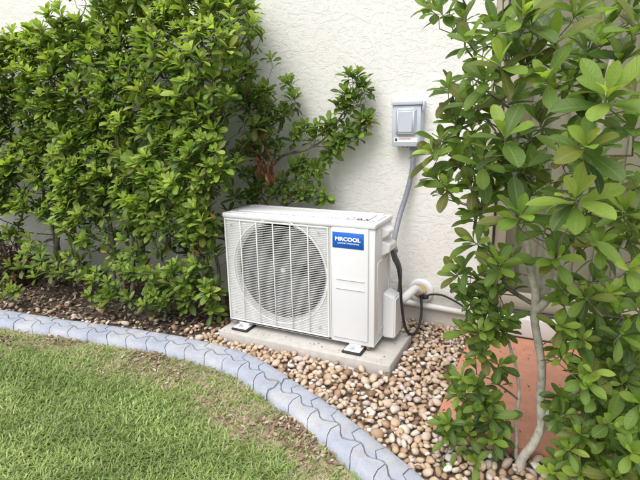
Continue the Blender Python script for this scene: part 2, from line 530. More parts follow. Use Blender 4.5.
# sliding door
fr = bmesh.new()
rbox(fr, (DX0+.002, -0.012, DZ0+.06), (DX0+.052, 0.10, DZ1-.002), 0.003, 1)
rbox(fr, (DX1-.052, -0.012, DZ0+.06), (DX1-.002, 0.10, DZ1-.002), 0.003, 1)
rbox(fr, (DX0+.054, -0.010, DZ1-.06), (DX1-.054, 0.10, DZ1-.004), 0.003, 1)
door = from_bm('sliding_door', fr, M['door_frame'], house)
def dpart(name, lo, hi, mat, bev=0.002):
    o = box_obj(name, lo, hi, mat, door, bev, 1)
    return o
XM = (DX0+DX1)/2
dpart('gasket', (DX0+.053, 0.018, DZ0+.08), (DX0+.061, 0.06, DZ1-.07), M['gasket'])
for (a, b_, yy) in ((DX0+.062, XM+.03, 0.020), (XM-.03, DX1-.062, 0.058)):
    dpart('stile', (a, yy, DZ0+.075), (a+.052, yy+.032, DZ1-.07), M['door_frame'])
    dpart('stile', (b_-.052, yy, DZ0+.075), (b_, yy+.032, DZ1-.07), M['door_frame'])
    dpart('rail', (a+.053, yy+.001, DZ0+.075), (b_-.053, yy+.031, DZ0+.165), M['door_frame'])
    dpart('rail', (a+.053, yy+.001, DZ1-.13), (b_-.053, yy+.031, DZ1-.07), M['door_frame'])
    dpart('pane', (a+.048, yy+.012, DZ0+.160), (b_-.048, yy+.018, DZ1-.125), M['glass'], 0)
dpart('track', (DX0+.054, 0.0, DZ0+.061), (DX1-.054, 0.098, DZ0+.073), M['gasket'])
sl_o = box_obj('sill', (DX0+.004, -0.046, DZ0-.044), (DX1+.03, 0.098, DZ0+.058), M['sill'], door, 0.008, 2)
# blinds hang behind the glass
vb = empty('vertical_blind', (XM, 0.22, 0.16))
tag(vb, 'beige vertical blind hanging closed behind the sliding door glass', 'blind')
box_obj('head_rail', (DX0-.05, 0.19, 2.16), (DX1+.05, 0.235, 2.20), M['door_frame'], vb, 0.003)
i = 0
x = DX0-.03
while x < DX1:
    bm = bmesh.new()
    tilt = R(14+random.uniform(-3, 3))
    bmesh.ops.create_cube(bm, size=1.0, matrix=Matrix.Translation((x, 0.212, 1.16)) @ Matrix.Rotation(tilt, 4, 'Z') @ Matrix.Diagonal((0.098, 0.0015, 2.0, 1)))
    from_bm('slat', bm, M['blind'], vb)
    x += 0.085

# ------------------------------------------------------------------ terracotta doorstep
bm = rbox(bmesh.new(), (1.168, -0.93, -0.04), (2.9, -0.048, 0.030), 0.006, 2)
st = from_bm('doorstep', bm, M['terracotta'])
smooth_by_angle(st, 50)
tag(st, 'flat terracotta painted concrete step below the sliding door', 'step')

# ------------------------------------------------------------------ curb with stamped stones
curb = empty('garden_curb', (0.3, -0.85, 0.0))
tag(curb, 'curving blue-grey stamped concrete curb between lawn and gravel bed', 'curb')
V = []; F = []
ss = np.arange(0.02, CLEN-.02, 0.03)
prof = [(0.0, -0.03)]+[(t, z-0.0055) for t, z in zip(PT, PZ)]+[(1.0, -0.03)]
for s in ss:
    for t, z in prof:
        w = 0.003+t*(CW-.006)
        x, y = curb_xy(s, w); V.append((x, y, z))
m_ = len(prof)
for a in range(len(ss)-1):
    for k in range(m_-1):
        F.append((a*m_+k, a*m_+k+1, (a+1)*m_+k+1, (a+1)*m_+k))
me = bpy.data.meshes.new('curb_base'); me.from_pydata(V, [], F)
link('curb_base', me, M['mortar'], curb, True)
def wav(s): return 0.50+0.10*math.sin(s*2*math.pi/.125)+0.03*math.sin(s*31+1)
def joints(off, pitch, seed):
    r_ = random.Random(seed); out = []; s = 0.05+off
    while s < CLEN-.1:
        out.append((s, .036+r_.uniform(-.012, .012), 1.2+r_.uniform(-.4, .4)))
        s += pitch*r_.uniform(.96, 1.04)
    return out
SCR = float(np.interp(0.555, _cx, _s))      # a through-crack near the pad
for row in (0, 1):
    J = joints(0.0 if row == 0 else 0.0625, 0.125, 11+row)
    # move the nearest joint of each row to the through-crack
    k = min(range(len(J)), key=lambda q: abs(J[q][0]-SCR)); J[k] = (SCR+.012*row, .03, 0.0)
    for a in range(len(J)-1):
        (s0, k0, f0), (s1, k1, f1) = J[a], J[a+1]
        g0 = 0.0055 if a == k else 0.0025
        g1 = 0.0055 if a+1 == k else 0.0025
        cols = [0.0, 0.08, 0.22, 0.6, 1.0] if row == 0 else [0.0, 0.4, 0.72, 0.9, 1.0]
        nu = 6
        top = []
        hz = random.uniform(-.0012, .0015)
        for iu in range(nu+1):
            uu = iu/nu
            for c in cols:
                # first pass at a nominal position, then the wavy mid joint
                sa = s0+k0*(c-.5)+.010*math.sin(c*6.5+f0)+g0
                sb = s1+k1*(c-.5)+.010*math.sin(c*6.5+f1)-g1
                s = sa+(sb-sa)*uu
                mid = wav(s)
                t = c*(mid-.023) if row == 0 else (mid+.023)+c*(1-mid-.023)
                x, y = curb_xy(s, t*CW)
                edge = min(uu, 1-uu)
                dz = -0.0015 if (iu in (0, nu) or (row == 0 and c == 1.0) or (row == 1 and c == 0.0)) else 0.0
                top.append((x, y, curb_z(t)+hz+dz+0.0012*noise.noise((x*14, y*14, row))))
        nc = len(cols)
        V = list(top); F = []
        for iu in range(nu):
            for c in range(nc-1):
                F.append((iu*nc+c, iu*nc+c+1, (iu+1)*nc+c+1, (iu+1)*nc+c))
        ring = [c for c in range(nc)]+[iu*nc+nc-1 for iu in range(1, nu+1)]+[nu*nc+c for c in range(nc-2, -1, -1)]+[iu*nc for iu in range(nu-1, 0, -1)]
        base = len(V)
        for q in ring:
            x, y, z = V[q]; V.append((x, y, z-0.014))
        L = len(ring)
        for q in range(L):
            F.append((ring[(q+1) % L], ring[q], base+q, base+(q+1) % L))
        me = bpy.data.meshes.new('stone'); me.from_pydata(V, [], F)
        o = link('stone', me, M['curb'], curb)
        smooth_by_angle(o, 40)

# ------------------------------------------------------------------ concrete pad
pad = box_obj('equipment_pad', (-0.022, -0.622, -0.03), (0.908, -0.262, 0.05), M['concrete'], None, 0.006, 2)
tag(pad, 'pale concrete pad lying under the air conditioner', 'concrete pad')

# ------------------------------------------------------------------ air conditioner
AX, AY, AZ = 0.805, -0.546, 0.08
ATOP = 0.669
ABK = -0.305
ac = empty('air_conditioner', (0.40, -0.42, 0.05))
tag(ac, 'white outdoor air conditioner with round fan grille and blue badge', 'air conditioner')
FC = (0.313, 0.385); FR = 0.252
# casing: sides, back, bottom and the front frame with a round opening
bm = bmesh.new()
def quad(bm, a, b, c, d):
    return bm.faces.new([bm.verts.new(p) for p in (a, b, c, d)])
T = 0.012
rbox(bm, (0, AY+.004, AZ), (AX, ABK, AZ+T), 0.002, 1)
rbox(bm, (0, AY+.006, AZ+T+.0005), (T, ABK, 0.636), 0.004, 2)
rbox(bm, (AX-T, AY+.006, AZ+T+.0005), (AX, ABK, 0.636), 0.004, 2)
casing = from_bm('casing', bm, M['white'], ac)
smooth_by_angle(casing, 50)
# front plate with hole
bm = bmesh.new()
NS = 96
gx0, gx1, gz0, gz1 = 0.0, 0.592, AZ, 0.640
yF = AY+.004
ci = []; co_ = []
for k in range(NS):
    th = 2*math.pi*k/NS
    cx, cz = math.cos(th), math.sin(th)
    ci.append((FC[0]+FR*cx, FC[1]+FR*cz))
    sx = ((gx1 if cx > 0 else gx0)-FC[0])/cx if abs(cx) > 1e-9 else 1e9
    sz = ((gz1 if cz > 0 else gz0)-FC[1])/cz if abs(cz) > 1e-9 else 1e9
    q = min(abs(sx), abs(sz))
    co_.append((FC[0]+q*cx, FC[1]+q*cz))
# snap the nearest perimeter points to the corners
for cxn in ((gx0, gz0), (gx1, gz0), (gx0, gz1), (gx1, gz1)):
    k = min(range(NS), key=lambda q: (co_[q][0]-cxn[0])**2+(co_[q][1]-cxn[1])**2)
    co_[k] = cxn
vi = [bm.verts.new((x, yF, z)) for x, z in ci]
vo = [bm.verts.new((x, yF, z)) for x, z in co_]
vo2 = [bm.verts.new((x, yF+.012, z)) for x, z in co_]
vl = [bm.verts.new((FC[0]+(x-FC[0])*.965, yF+.020, FC[1]+(z-FC[1])*.965)) for x, z in ci]
for k in range(NS):
    k2 = (k+1) % NS
    bm.faces.new((vi[k], vi[k2], vo[k2], vo[k]))
    bm.faces.new((vo[k], vo[k2], vo2[k2], vo2[k]))
    bm.faces.new((vi[k2], vi[k], vl[k], vl[k2]))
fp = from_bm('front_panel', bm, M['white'], ac)
smooth_by_angle(fp, 50)
# right front panel (service side)
rp = box_obj('service_panel', (0.5935, AY+.001, AZ), (AX+.0015, AY+.016, 0.640), M['white'], ac, 0.004, 2)
sp = box_obj('panel_cover', (0.604, AY-.0075, 0.104), (0.779, AY+.004, 0.641-.003), M['panel_white'], rp, 0.005, 3)
for z in (0.397, 0.353):
    box_obj('groove', (0.622, AY-.0115, z-.0022), (0.762, AY-.0072, z+.0022), M['panel_white'], rp, 0.001, 1)
# badge
bd = box_obj('badge', (0.6065, AY-.0092, 0.5445), (0.7575, AY-.0074, 0.6175), M['blue'], ac, 0.0006, 1)
def text_mesh(name, body, size, width, loc, mat, parent, bold=0.0, squash=1.0):
    cu = bpy.data.curves.new('lettering', 'FONT'); cu.body = body; cu.size = size
    cu.align_x = 'CENTER'; cu.align_y = 'CENTER'; cu.offset = bold; cu.extrude = 0.0004
    cu.resolution_u = 3
    t = bpy.data.objects.new('tmp', cu); COL.objects.link(t)
    dg = bpy.context.evaluated_depsgraph_get()
    me = bpy.data.meshes.new_from_object(t.evaluated_get(dg))
    bpy.data.objects.remove(t)
    xs = [v.co.x for v in me.vertices]
    k = width/(max(xs)-min(xs))
    for v in me.vertices:
        v.co = Vector((v.co.x*k+loc[0], loc[1]-v.co.z, v.co.y*squash+loc[2]))
    me.update()
    return link(name, me, mat, parent)
text_mesh('lettering', 'MRCOOL', 0.033, 0.122, (0.681, AY-.0098, 0.586), M['print'], bd, 0.0013, 0.74)
text_mesh('lettering', 'COMFORT MADE SIMPLE', 0.0085, 0.104, (0.684, AY-.0098, 0.5675), M['print'], bd, 0.0001)
# grille
gr = bmesh.new()
for lo, hi in (((0.006, AY-.007, 0.092), (0.014, AY+.003, 0.634)), ((0.577, AY-.007, 0.092), (0.585, AY+.003, 0.634)),
               ((0.0145, AY-.0068, 0.092), (0.5765, AY+.003, 0.099)), ((0.0145, AY-.0068, 0.627), (0.5765, AY+.003, 0.634))):
    rbox(gr, lo, hi, 0.0015, 1)
gro = from_bm('grille', gr, M['grille'], ac)
slat_me = None
z = 0.1085
while z < 0.620:
    if slat_me is None:
        bm = bmesh.new(); bmesh.ops.create_cube(bm, size=1.0, matrix=Matrix.Diagonal((0.562, 0.0034, 0.0018, 1)))
        slat_me = bpy.data.meshes.new('slat'); bm.to_mesh(slat_me); bm.free(); slat_me.materials.append(M['grille'])
    o = link('slat', slat_me, None, gro)
    o.location = (0.2955, AY-.0035, z); o.matrix_parent_inverse = Matrix.Translation(-Vector((0, 0, 0)))
    z += 0.0089
for x in (0.103, 0.197, 0.291, 0.386, 0.480):
    box_obj('rib', (x-.0024, AY-.0085, 0.0995), (x+.0024, AY-.0015, 0.6265), M['grille'], gro, 0.001, 1)
pts = [(FC[0]+(FR+.012)*math.cos(2*math.pi*k/96), AY-.002, FC[1]+(FR+.012)*math.sin(2*math.pi*k/96)) for k in range(97)]
tubes_obj('ring', [(pts, 0.0032)], M['grille'], gro, 6)
for (x, z) in ((0.047, 0.605), (0.535, 0.605), (0.047, 0.135), (0.535, 0.135)):
    bm = cyl(bmesh.new(), (x, AY-.003, z), (0, -1, 0), 0.0045, 0.004, 0.006, 12)
    from_bm('screw', bm, M['zinc'], gro)
# shroud, coil, motor, fan inside
bm = bmesh.new()
n = 72
r1 = [bm.verts.new((FC[0]+FR*.965*math.cos(2*math.pi*k/n), AY+.0245, FC[1]+FR*.965*math.sin(2*math.pi*k/n))) for k in range(n)]
r2 = [bm.verts.new((FC[0]+FR*.93*math.cos(2*math.pi*k/n), AY+.10, FC[1]+FR*.93*math.sin(2*math.pi*k/n))) for k in range(n)]
for k in range(n): bm.faces.new((r1[k], r1[(k+1) % n], r2[(k+1) % n], r2[k]))
from_bm('shroud', bm, M['black'], ac, True)
coil = bmesh.new()
rbox(coil, (0.014, -0.345, AZ+.014), (0.60, -0.32, 0.634))
for k in range(46):
    z = AZ+.02+k*.012
    rbox(coil, (0.015, -0.349, z), (0.599, -0.3455, z+.005))
from_bm('coil', coil, M['coil'], ac)
box_obj('back_panel', (T+.0005, -0.317, AZ+T+.001), (AX-T-.0005, -0.309, 0.635), M['white'], ac)
bm = bmesh.new()
cyl(bm, (FC[0], AY+.075, FC[1]), (0, -1, 0), 0.058, 0.05, 0.035, 40)
fan = from_bm('fan', bm, M['fan'], ac); smooth_by_angle(fan, 40)
for k in range(3):
    V = []; F = []
    a0 = 2*math.pi*k/3+.5
    nr, na = 8, 8
    for ir in range(nr+1):
        rr = 0.05+(0.222-.05)*ir/nr
        sweep = R(62+22*math.sin(ir/nr*2.2)); lead = R(30)*(ir/nr)**1.5
        for ia in range(na+1):
            f_ = ia/na
            th = a0-lead+sweep*f_
            V.append((FC[0]+rr*math.cos(th), AY+.048+0.045*(f_-.1)-.006*math.sin(f_*math.pi), FC[1]+rr*math.sin(th)))
    for ir in range(nr):
        for ia in range(na):
            q = ir*(na+1)+ia
            F.append((q, q+1, q+na+2, q+na+1))
    me = bpy.data.meshes.new('blade'); me.from_pydata(V, [], F)
    b_ = link('blade', me, M['fan'], fan, True)
    b_.modifiers.new('thickness', 'SOLIDIFY').thickness = 0.004
bm = cyl(bmesh.new(), (FC[0], AY+.0398, FC[1]), (0, -1, 0), 0.014, 0.011, 0.004, 24)
from_bm('hub_cap', bm, M['panel_white'], fan)
bm = cyl(bmesh.new(), (FC[0], AY+.17, FC[1]), (0, -1, 0), 0.06, 0.06, 0.085, 32)
from_bm('motor', bm, M['fan'], ac)
bm = bmesh.new()
rbox(bm, (FC[0]-.016, AY+.1705, AZ+.013), (FC[0]+.016, AY+.185, 0.634))
from_bm('motor_bracket', bm, M['coil'], ac)
box_obj('partition', (0.594, AY+.018, AZ+T+.001), (0.599, -0.35, 0.634), M['coil'], ac)
# lid
lid = box_obj('lid', (-0.005, AY-.006, 0.6375), (AX+.005, ABK+.004, ATOP-.006), M['white'], ac, 0.008, 3)
box_obj('raised_strip', (0.055, AY+.052, ATOP-.0065), (0.752, ABK-.055, ATOP+.001), M['white'], lid, 0.004, 2)
box_obj('raised_strip', (0.030, AY+.010, ATOP-.0062), (0.775, AY+.041, ATOP-.001), M['white'], lid, 0.003, 2)
box_obj('raised_strip', (0.030, ABK-.045, ATOP-.0062), (0.775, ABK-.008, ATOP-.0012), M['white'], lid, 0.003, 2)
box_obj('raised_strip', (0.760, AY+.052, ATOP-.0063), (0.795, ABK-.055, ATOP-.0015), M['white'], lid, 0.003, 2)
# feet
for x in (0.087, 0.712):
    for yy, sgn in ((AY-.002, -1), (ABK+.002, 1)):
        bm = bmesh.new()
        y0, y1 = (yy-.040, yy+.045) if sgn < 0 else (yy-.045, yy+.03)
        rbox(bm, (x-.040, y0, 0.0612), (x+.040, y1, 0.0665), 0.0022, 1)
        rbox(bm, (x-.030, yy+.004 if sgn < 0 else yy-.045, 0.0667), (x+.030, yy+.045 if sgn < 0 else yy-.004, 0.0795), 0.002, 1)
        ft = from_bm('foot', bm, M['panel_white'], ac); smooth_by_angle(ft, 50)
        box_obj('rubber_mat', (x-.048, y0-.006, 0.0502), (x+.048, y1+.004, 0.061), M['rubber'], ft, 0.003, 1)
        bm = cyl(bmesh.new(), (x-.004, y0+.020, 0.0666), (0, 0, 1), 0.013, 0.013, 0.003, 20)
        cyl(bm, (x-.004, y0+.020, 0.0697), (0, 0, 1), 0.0085, 0.008, 0.006, 6)
        from_bm('bolt', bm, M['zinc'], ft)
bm = cyl(bmesh.new(), (0.770, AY+.022, 0.0795), (0, 0, -1), 0.011, 0.009, 0.022, 18)
from_bm('drain_plug', bm, M['brass'], ac, True)
# side features: two hand grips, embossed side panel, valve cover
def grip(y0, y1, z0, z1, out):
    bm = bmesh.new()
    x0 = AX-.001
    ym = (y0+y1)/2; zm = z1-.3*(z1-z0)
    P = [(x0, y0, z0), (x0, y1, z0+.006), (x0, y1, z1), (x0, y0, z1)]
    Q = [(x0+out, y0+.012, z0+.020), (x0+out, y1-.010, z0+.014), (x0+out, y1-.010, z1-.022), (x0+out, y0+.012, z1-.018)]
    a = [bm.verts.new(p) for p in P]; b = [bm.verts.new(p) for p in Q]
    bm.faces.new(b); bm.faces.new(a[::-1])
    for k in range(4): bm.faces.new((a[k], a[(k+1) % 4], b[(k+1) % 4], b[k]))
    bmesh.ops.bevel(bm, geom=list(bm.edges), offset=.003, segments=2, affect='EDGES')
    o = from_bm('side_grip', bm, M['white'], ac); smooth_by_angle(o, 45)
grip(-0.455, -0.345, 0.575, 0.628, 0.030)
grip(-0.455, -0.330, 0.495, 0.566, 0.036)
pp = [(-.505, .150), (-.505, .462), (-.495, .476), (-.352, .476), (-.340, .462), (-.340, .150), (-.352, .135), (-.495, .135), (-.505, .150)]
tubes_obj('embossed_edge', [([(AX, y, z) for y, z in pp], 0.004)], M['white'], ac, 6)
vc = bmesh.new()
P = [(-.425, .082), (-.300, .082), (-.300, .285), (-.330, .312), (-.425, .312)]
a = [vc.verts.new((AX+.0005, y, z)) for y, z in P]
b = [vc.verts.new((AX+.062, y+.004 if y < -.4 else y-.004, z if z < .2 else z-.026)) for y, z in P]
vc.faces.new(b); vc.faces.new(a[::-1])
for k in range(5): vc.faces.new((a[k], a[(k+1) % 5], b[(k+1) % 5], b[k]))
bmesh.ops.bevel(vc, geom=list(vc.edges), offset=.007, segments=3, affect='EDGES')
vco = from_bm('valve_cover', vc, M['panel_white'], ac); smooth_by_angle(vco, 45)
box_obj('sticker', (AX+.058, -.3035, .130), (AX+.0615, -.2985, .235), M['foam'], vco)

# ------------------------------------------------------------------ disconnect box
db = empty('disconnect_box', (0.80, 0.0, 0.97))
tag(db, 'small grey electrical disconnect box mounted on stucco wall', 'electrical box')
box_obj('enclosure', (0.728, -0.058, 0.972), (0.872, -0.001, 1.176), M['grey_box'], db, 0.004, 2)
cv = box_obj('cover', (0.724, -0.072, 0.968), (0.870, -0.0585, 1.168), M['grey_box'], db, 0.003, 2)
bm = bmesh.new()
lo = [(0.744, 1.022), (0.850, 1.022), (0.850, 1.156), (0.744, 1.156)]
a = [bm.verts.new((x, -.0721, z)) for x, z in lo]
b = [bm.verts.new((0.797+(x-.797)*.76, -.094, 1.089+(z-1.089)*.80)) for x, z in lo]
bm.faces.new(b)
for k in range(4): bm.faces.new((a[k], a[(k+1) % 4], b[(k+1) % 4], b[k]))
bmesh.ops.bevel(bm, geom=[e for e in bm.edges if len(e.link_faces) == 2], offset=.006, segments=3, affect='EDGES')
o = from_bm('raised_panel', bm, M['grey_box_lid'], cv); smooth_by_angle(o, 50)
box_obj('rain_hood', (0.720, -0.080, 1.169), (0.876, -0.001, 1.188), M['grey_box'], db, 0.003, 2)
box_obj('hinge', (0.8725, -0.070, 1.140), (0.884, -0.040, 1.184), M['grey_box'], db, 0.002, 1)
stk = box_obj('sticker', (0.736, -0.0732, 0.990), (0.856, -0.0722, 1.013), M['print'], cv)
box_obj('sticker_print', (0.741, -0.0739, 0.994), (0.753, -0.0734, 1.009), M['black'], stk)
for k in range(9):
    x = 0.762+k*.0068
    box_obj('sticker_print', (x, -0.0739, 1.003), (x+.0048, -0.0734, 1.0085), M['red'], stk)
for k in range(3):
    bm = cyl(bmesh.new(), (0.775+k*.02, -.04, 0.9675), (0, 0, -1), .006, .006, .006, 12)
    from_bm('knockout', bm, M['brass'], db)
# conduit
pts = spline([(0.826, -.035, .971), (0.826, -.035, .93), (0.825, -.035, .847), (0.800, -.045, .72), (0.778, -.075, .62), (0.775, -.13, .545), (0.785, -.20, .50), (0.812, -.27, .482), (0.832, -.325, .492), (0.835, -.352, .512)], 8)
cd = tubes_obj('conduit', [(pts, 0.0135)], M['conduit'], None, 14)
tag(cd, 'grey flexible conduit curving down the wall from the disconnect box', 'conduit')
bm = cyl(bmesh.new(), (0.826, -.035, .9715), (0, 0, -1), .0185, .0175, .022, 20)
from_bm('fitting', bm, M['conduit'], cd, True)
# cables
pts = spline([(0.838, -.40, .515), (0.850, -.41, .478), (0.872, -.415, .44), (0.880, -.395, .36), (0.882, -.375, .26), (0.888, -.345, .15), (0.897, -.300, .072), (0.912, -.245, .042), (0.925, -.195, .060), (0.925, -.140, .115), (0.905, -.075, .165), (0.890, -.042, .188)], 8)
bc = tubes_obj('power_cable', [(pts, 0.0068)], M['rubber'], None, 10)
tag(bc, 'black cable looping from the side grip to the pad edge', 'cable')
pts = spline([(0.836, -.375, .515), (0.850, -.365, .470), (0.862, -.345, .42), (0.858, -.320, .35), (0.845, -.292, .27), (0.84, -.285, .16), (0.845, -.280, .0625)], 8)
gc = tubes_obj('drain_hose', [(pts, 0.0085)], M['fan'], None, 10)
tag(gc, 'dark grey hose dropping behind the valve cover onto the pad', 'hose')
# wall flange and line set
fl = empty('wall_flange', (0.885, -.003, .19))
tag(fl, 'round white wall flange with yellowed foam where the pipes enter', 'wall flange')
bm = bmesh.new()
n = 48
prof = [(0.030, -.012), (0.036, -.020), (0.058, -.020), (0.067, -.014), (0.069, -.002)]
rings = [[bm.verts.new((0.885+r_*math.cos(2*math.pi*k/n), y, .19+r_*math.sin(2*math.pi*k/n))) for k in range(n)] for r_, y in prof]
for a in range(len(rings)-1):
    for k in range(n): bm.faces.new((rings[a][k], rings[a][(k+1) % n], rings[a+1][(k+1) % n], rings[a+1][k]))
from_bm('flange_plate', bm, M['panel_white'], fl, True)
bm = bmesh.new()
bmesh.ops.create_icosphere(bm, subdivisions=3, radius=0.038, matrix=Matrix.Translation((.885, -.014, .188)) @ Matrix.Diagonal((1, .55, 1, 1)))
for v in bm.verts: v.co += v.normal*0.006*noise.noise(v.co*60)
from_bm('sealing_foam', bm, M['foam'], fl, True)
pts = spline([(0.868, -.330, .245), (0.885, -.310, .262), (0.895, -.26, .268), (0.892, -.17, .255), (0.888, -.10, .225), (0.886, -.04, .195)], 8)
lsx = tubes_obj('line_set', [(pts, 0.021)], M['panel_white'], None, 14)
tag(lsx, 'white insulated refrigerant pipe between valve cover and wall flange', 'pipe')
pts = spline([(0.905, -.046, .172), (0.925, -.055, .183), (0.950, -.040, .190), (1.00, -.022, .188), (1.06, -.020, .168), (1.12, -.024, .138), (1.168, -.052, .095), (1.20, -.058, .042)], 8)
wc = tubes_obj('wall_cable', [(pts, 0.0055)], M['rubber'], None, 10)
tag(wc, 'thin black cable running from the flange towards the doorstep', 'cable')
bm = cyl(bmesh.new(), (0.905, -.046, .172), (0.55, -.1, .1), .014, .012, .03, 14)
from_bm('connector', bm, M['rubber'], wc, True)
pts = [(-.2, -.0165, .138), (.5, -.0165, .128), (1.165, -.0165, .104)]
pv = tubes_obj('drain_pipe', [(pts, 0.0155)], M['pvc'], None, 16)
tag(pv, 'white plastic pipe running low along the stucco wall', 'pipe')

#PLANTS
# ------------------------------------------------------------------ leaves
LEAF_T = np.array([0.0, 0.10, 0.25, 0.43, 0.61, 0.77, 0.89, 0.965, 1.0])
def leaf_mesh(width, fold, curl, twist=0.0):
    """unit-length leaf: x along, y across, z up; returns verts, faces and rib value"""
    T_ = [0.0, 0.10, 0.25, 0.43, 0.61, 0.77, 0.89, 0.965, 1.0]
    W_ = [0.07, 0.17, 0.47, 0.80, 0.99, 0.97, 0.70, 0.36, 0.04]
    V = []; rib = []
    for t, w in zip(T_, W_):
        hw = w*width/2
        zc = 0.05*math.sin(t*2.4)-curl*t*t
        tw = twist*t
        for c in (-1, 0, 1):
            y = c*hw; z = zc+abs(c)*hw*fold
            V.append((t-curl*0.25*t*t, y*math.cos(tw)-(z-zc)*math.sin(tw), zc+(z-zc)*math.cos(tw)+y*math.sin(tw)))
            rib.append(abs(c))
    F = []
    for r_ in range(len(T_)-1):
        for c in range(2):
            q = r_*3+c
            F.append((q, q+3, q+4, q+1))
    return np.array(V), np.array(F), np.array(rib, dtype=float)
LEAFV = [leaf_mesh(w, f, c, t) for w, f, c, t in ((.46, .20, .10, .1), (.42, .28, .20, -.2), (.50, .14, .05, .15), (.44, .32, .30, 0.0), (.47, .20, .14, .3), (.41, .36, .02, -.1),
    (.35, .25, .10, .1), (.31, .32, .22, -.2), (.37, .18, .04, .15), (.33, .30, .30, .1), (.39, .22, .14, .3), (.33, .45, .05, -.3))]
HEDGE_LEAF = (6, 7, 8, 9, 10, 11, 1, 4)
BIG_LEAF = (6, 8, 10, 1, 5, 9)

class Leaves:
    def __init__(s, vs=HEDGE_LEAF): s.vs = vs; s.p = []; s.R = []; s.L = []; s.t = []; s.v = []
    def add(s, pos, d, n, L, tint):
        d = Vector(d).normalized(); n = Vector(n)
        n = n-d*n.dot(d)
        if n.length < 1e-4: n = d.orthogonal()
        n.normalize(); sd = n.cross(d)
        s.p.append(tuple(pos)); s.R.append(((d.x, sd.x, n.x), (d.y, sd.y, n.y), (d.z, sd.z, n.z)))
        s.L.append(L); s.t.append(tint); s.v.append(random.choice(s.vs))
    def done(s):
        s.p = np.array(s.p); s.R = np.array(s.R); s.L = np.array(s.L); s.t = np.array(s.t); s.v = np.array(s.v)
        s.c = s.p+s.R[:, :, 0]*(s.L*.55)[:, None]
    def mesh(s, name, idx, mat, parent):
        Vs = []; Fs = []; Ts = []; base = 0
        for k, (v, f, rb) in enumerate(LEAFV):
            ii = idx[s.v[idx] == k]
            if len(ii) == 0: continue
            W = np.einsum('nij,vj->nvi', s.R[ii], v)*s.L[ii][:, None, None]+s.p[ii][:, None, :]
            nv = len(v)
            Vs.append(W.reshape(-1, 3))
            Fs.append((f[None]+(np.arange(len(ii))*nv)[:, None, None]+base).reshape(-1, 4))
            tt = np.ones((len(ii), nv, 4)); tt[:, :, 0] = s.t[ii][:, 0][:, None]; tt[:, :, 1] = s.t[ii][:, 1][:, None]; tt[:, :, 2] = rb[None]; tt[:, :, 3] = np.repeat(LEAF_T, 3)[None]
            Ts.append(tt.reshape(-1, 4)); base += len(ii)*nv
        return np_mesh(name, np.concatenate(Vs), np.concatenate(Fs), np.concatenate(Ts), mat, parent)

_leaf_cache = {}
def leaf_variant(v, q, g, mat):
    key = (v, q, g, mat.name)
    if key not in _leaf_cache:
        vv, f, rb = LEAFV[v]
        t = np.ones((len(vv), 4)); t[:, 0] = q/7; t[:, 1] = g/4; t[:, 2] = rb; t[:, 3] = np.repeat(LEAF_T, 3)
        me = bpy.data.meshes.new('leaf')
        me.from_pydata(vv.tolist(), [], f.tolist())
        a = me.attributes.new('tint', 'FLOAT_COLOR', 'POINT')
        a.data.foreach_set('color', t.astype(np.float32).ravel())
        me.polygons.foreach_set('use_smooth', [True]*len(me.polygons))
        me.materials.append(mat)
        _leaf_cache[key] = me
    return _leaf_cache[key]

def rosette(lv, p, d, size, k=8, young=0.5, wide=84):
    """whorl of leaves at a twig tip, pale young ones in the middle"""
    d = Vector(d).normalized(); p = Vector(p)
    a = d.orthogonal().normalized(); b = d.cross(a)
    ph = random.uniform(0, 6.28)
    vig = random.random()
    for i in range(k):
        f = i/max(1, k-1)                 # 0 outer/old .. 1 inner/young
        th = ph+i*2.39996+random.uniform(-.25, .25)
        e = R(wide-(wide-18)*f+random.uniform(-14, 14))
        pr = a*math.cos(th)+b*math.sin(th)
        ld = d*math.cos(e)+pr*math.sin(e)
        ln = d*math.sin(e)-pr*math.cos(e)
        ld = ld+Vector((0, 0, -0.06*(1-f)))
        L = size*(1.0-.42*f**2)*random.uniform(.8, 1.12)
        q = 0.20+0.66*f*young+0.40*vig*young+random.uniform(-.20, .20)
        lv.add(p-d*(1-f)*size*.28, ld, ln+Vector((0, 0, .35)), L, (min(1, max(0, q)), random.random()))

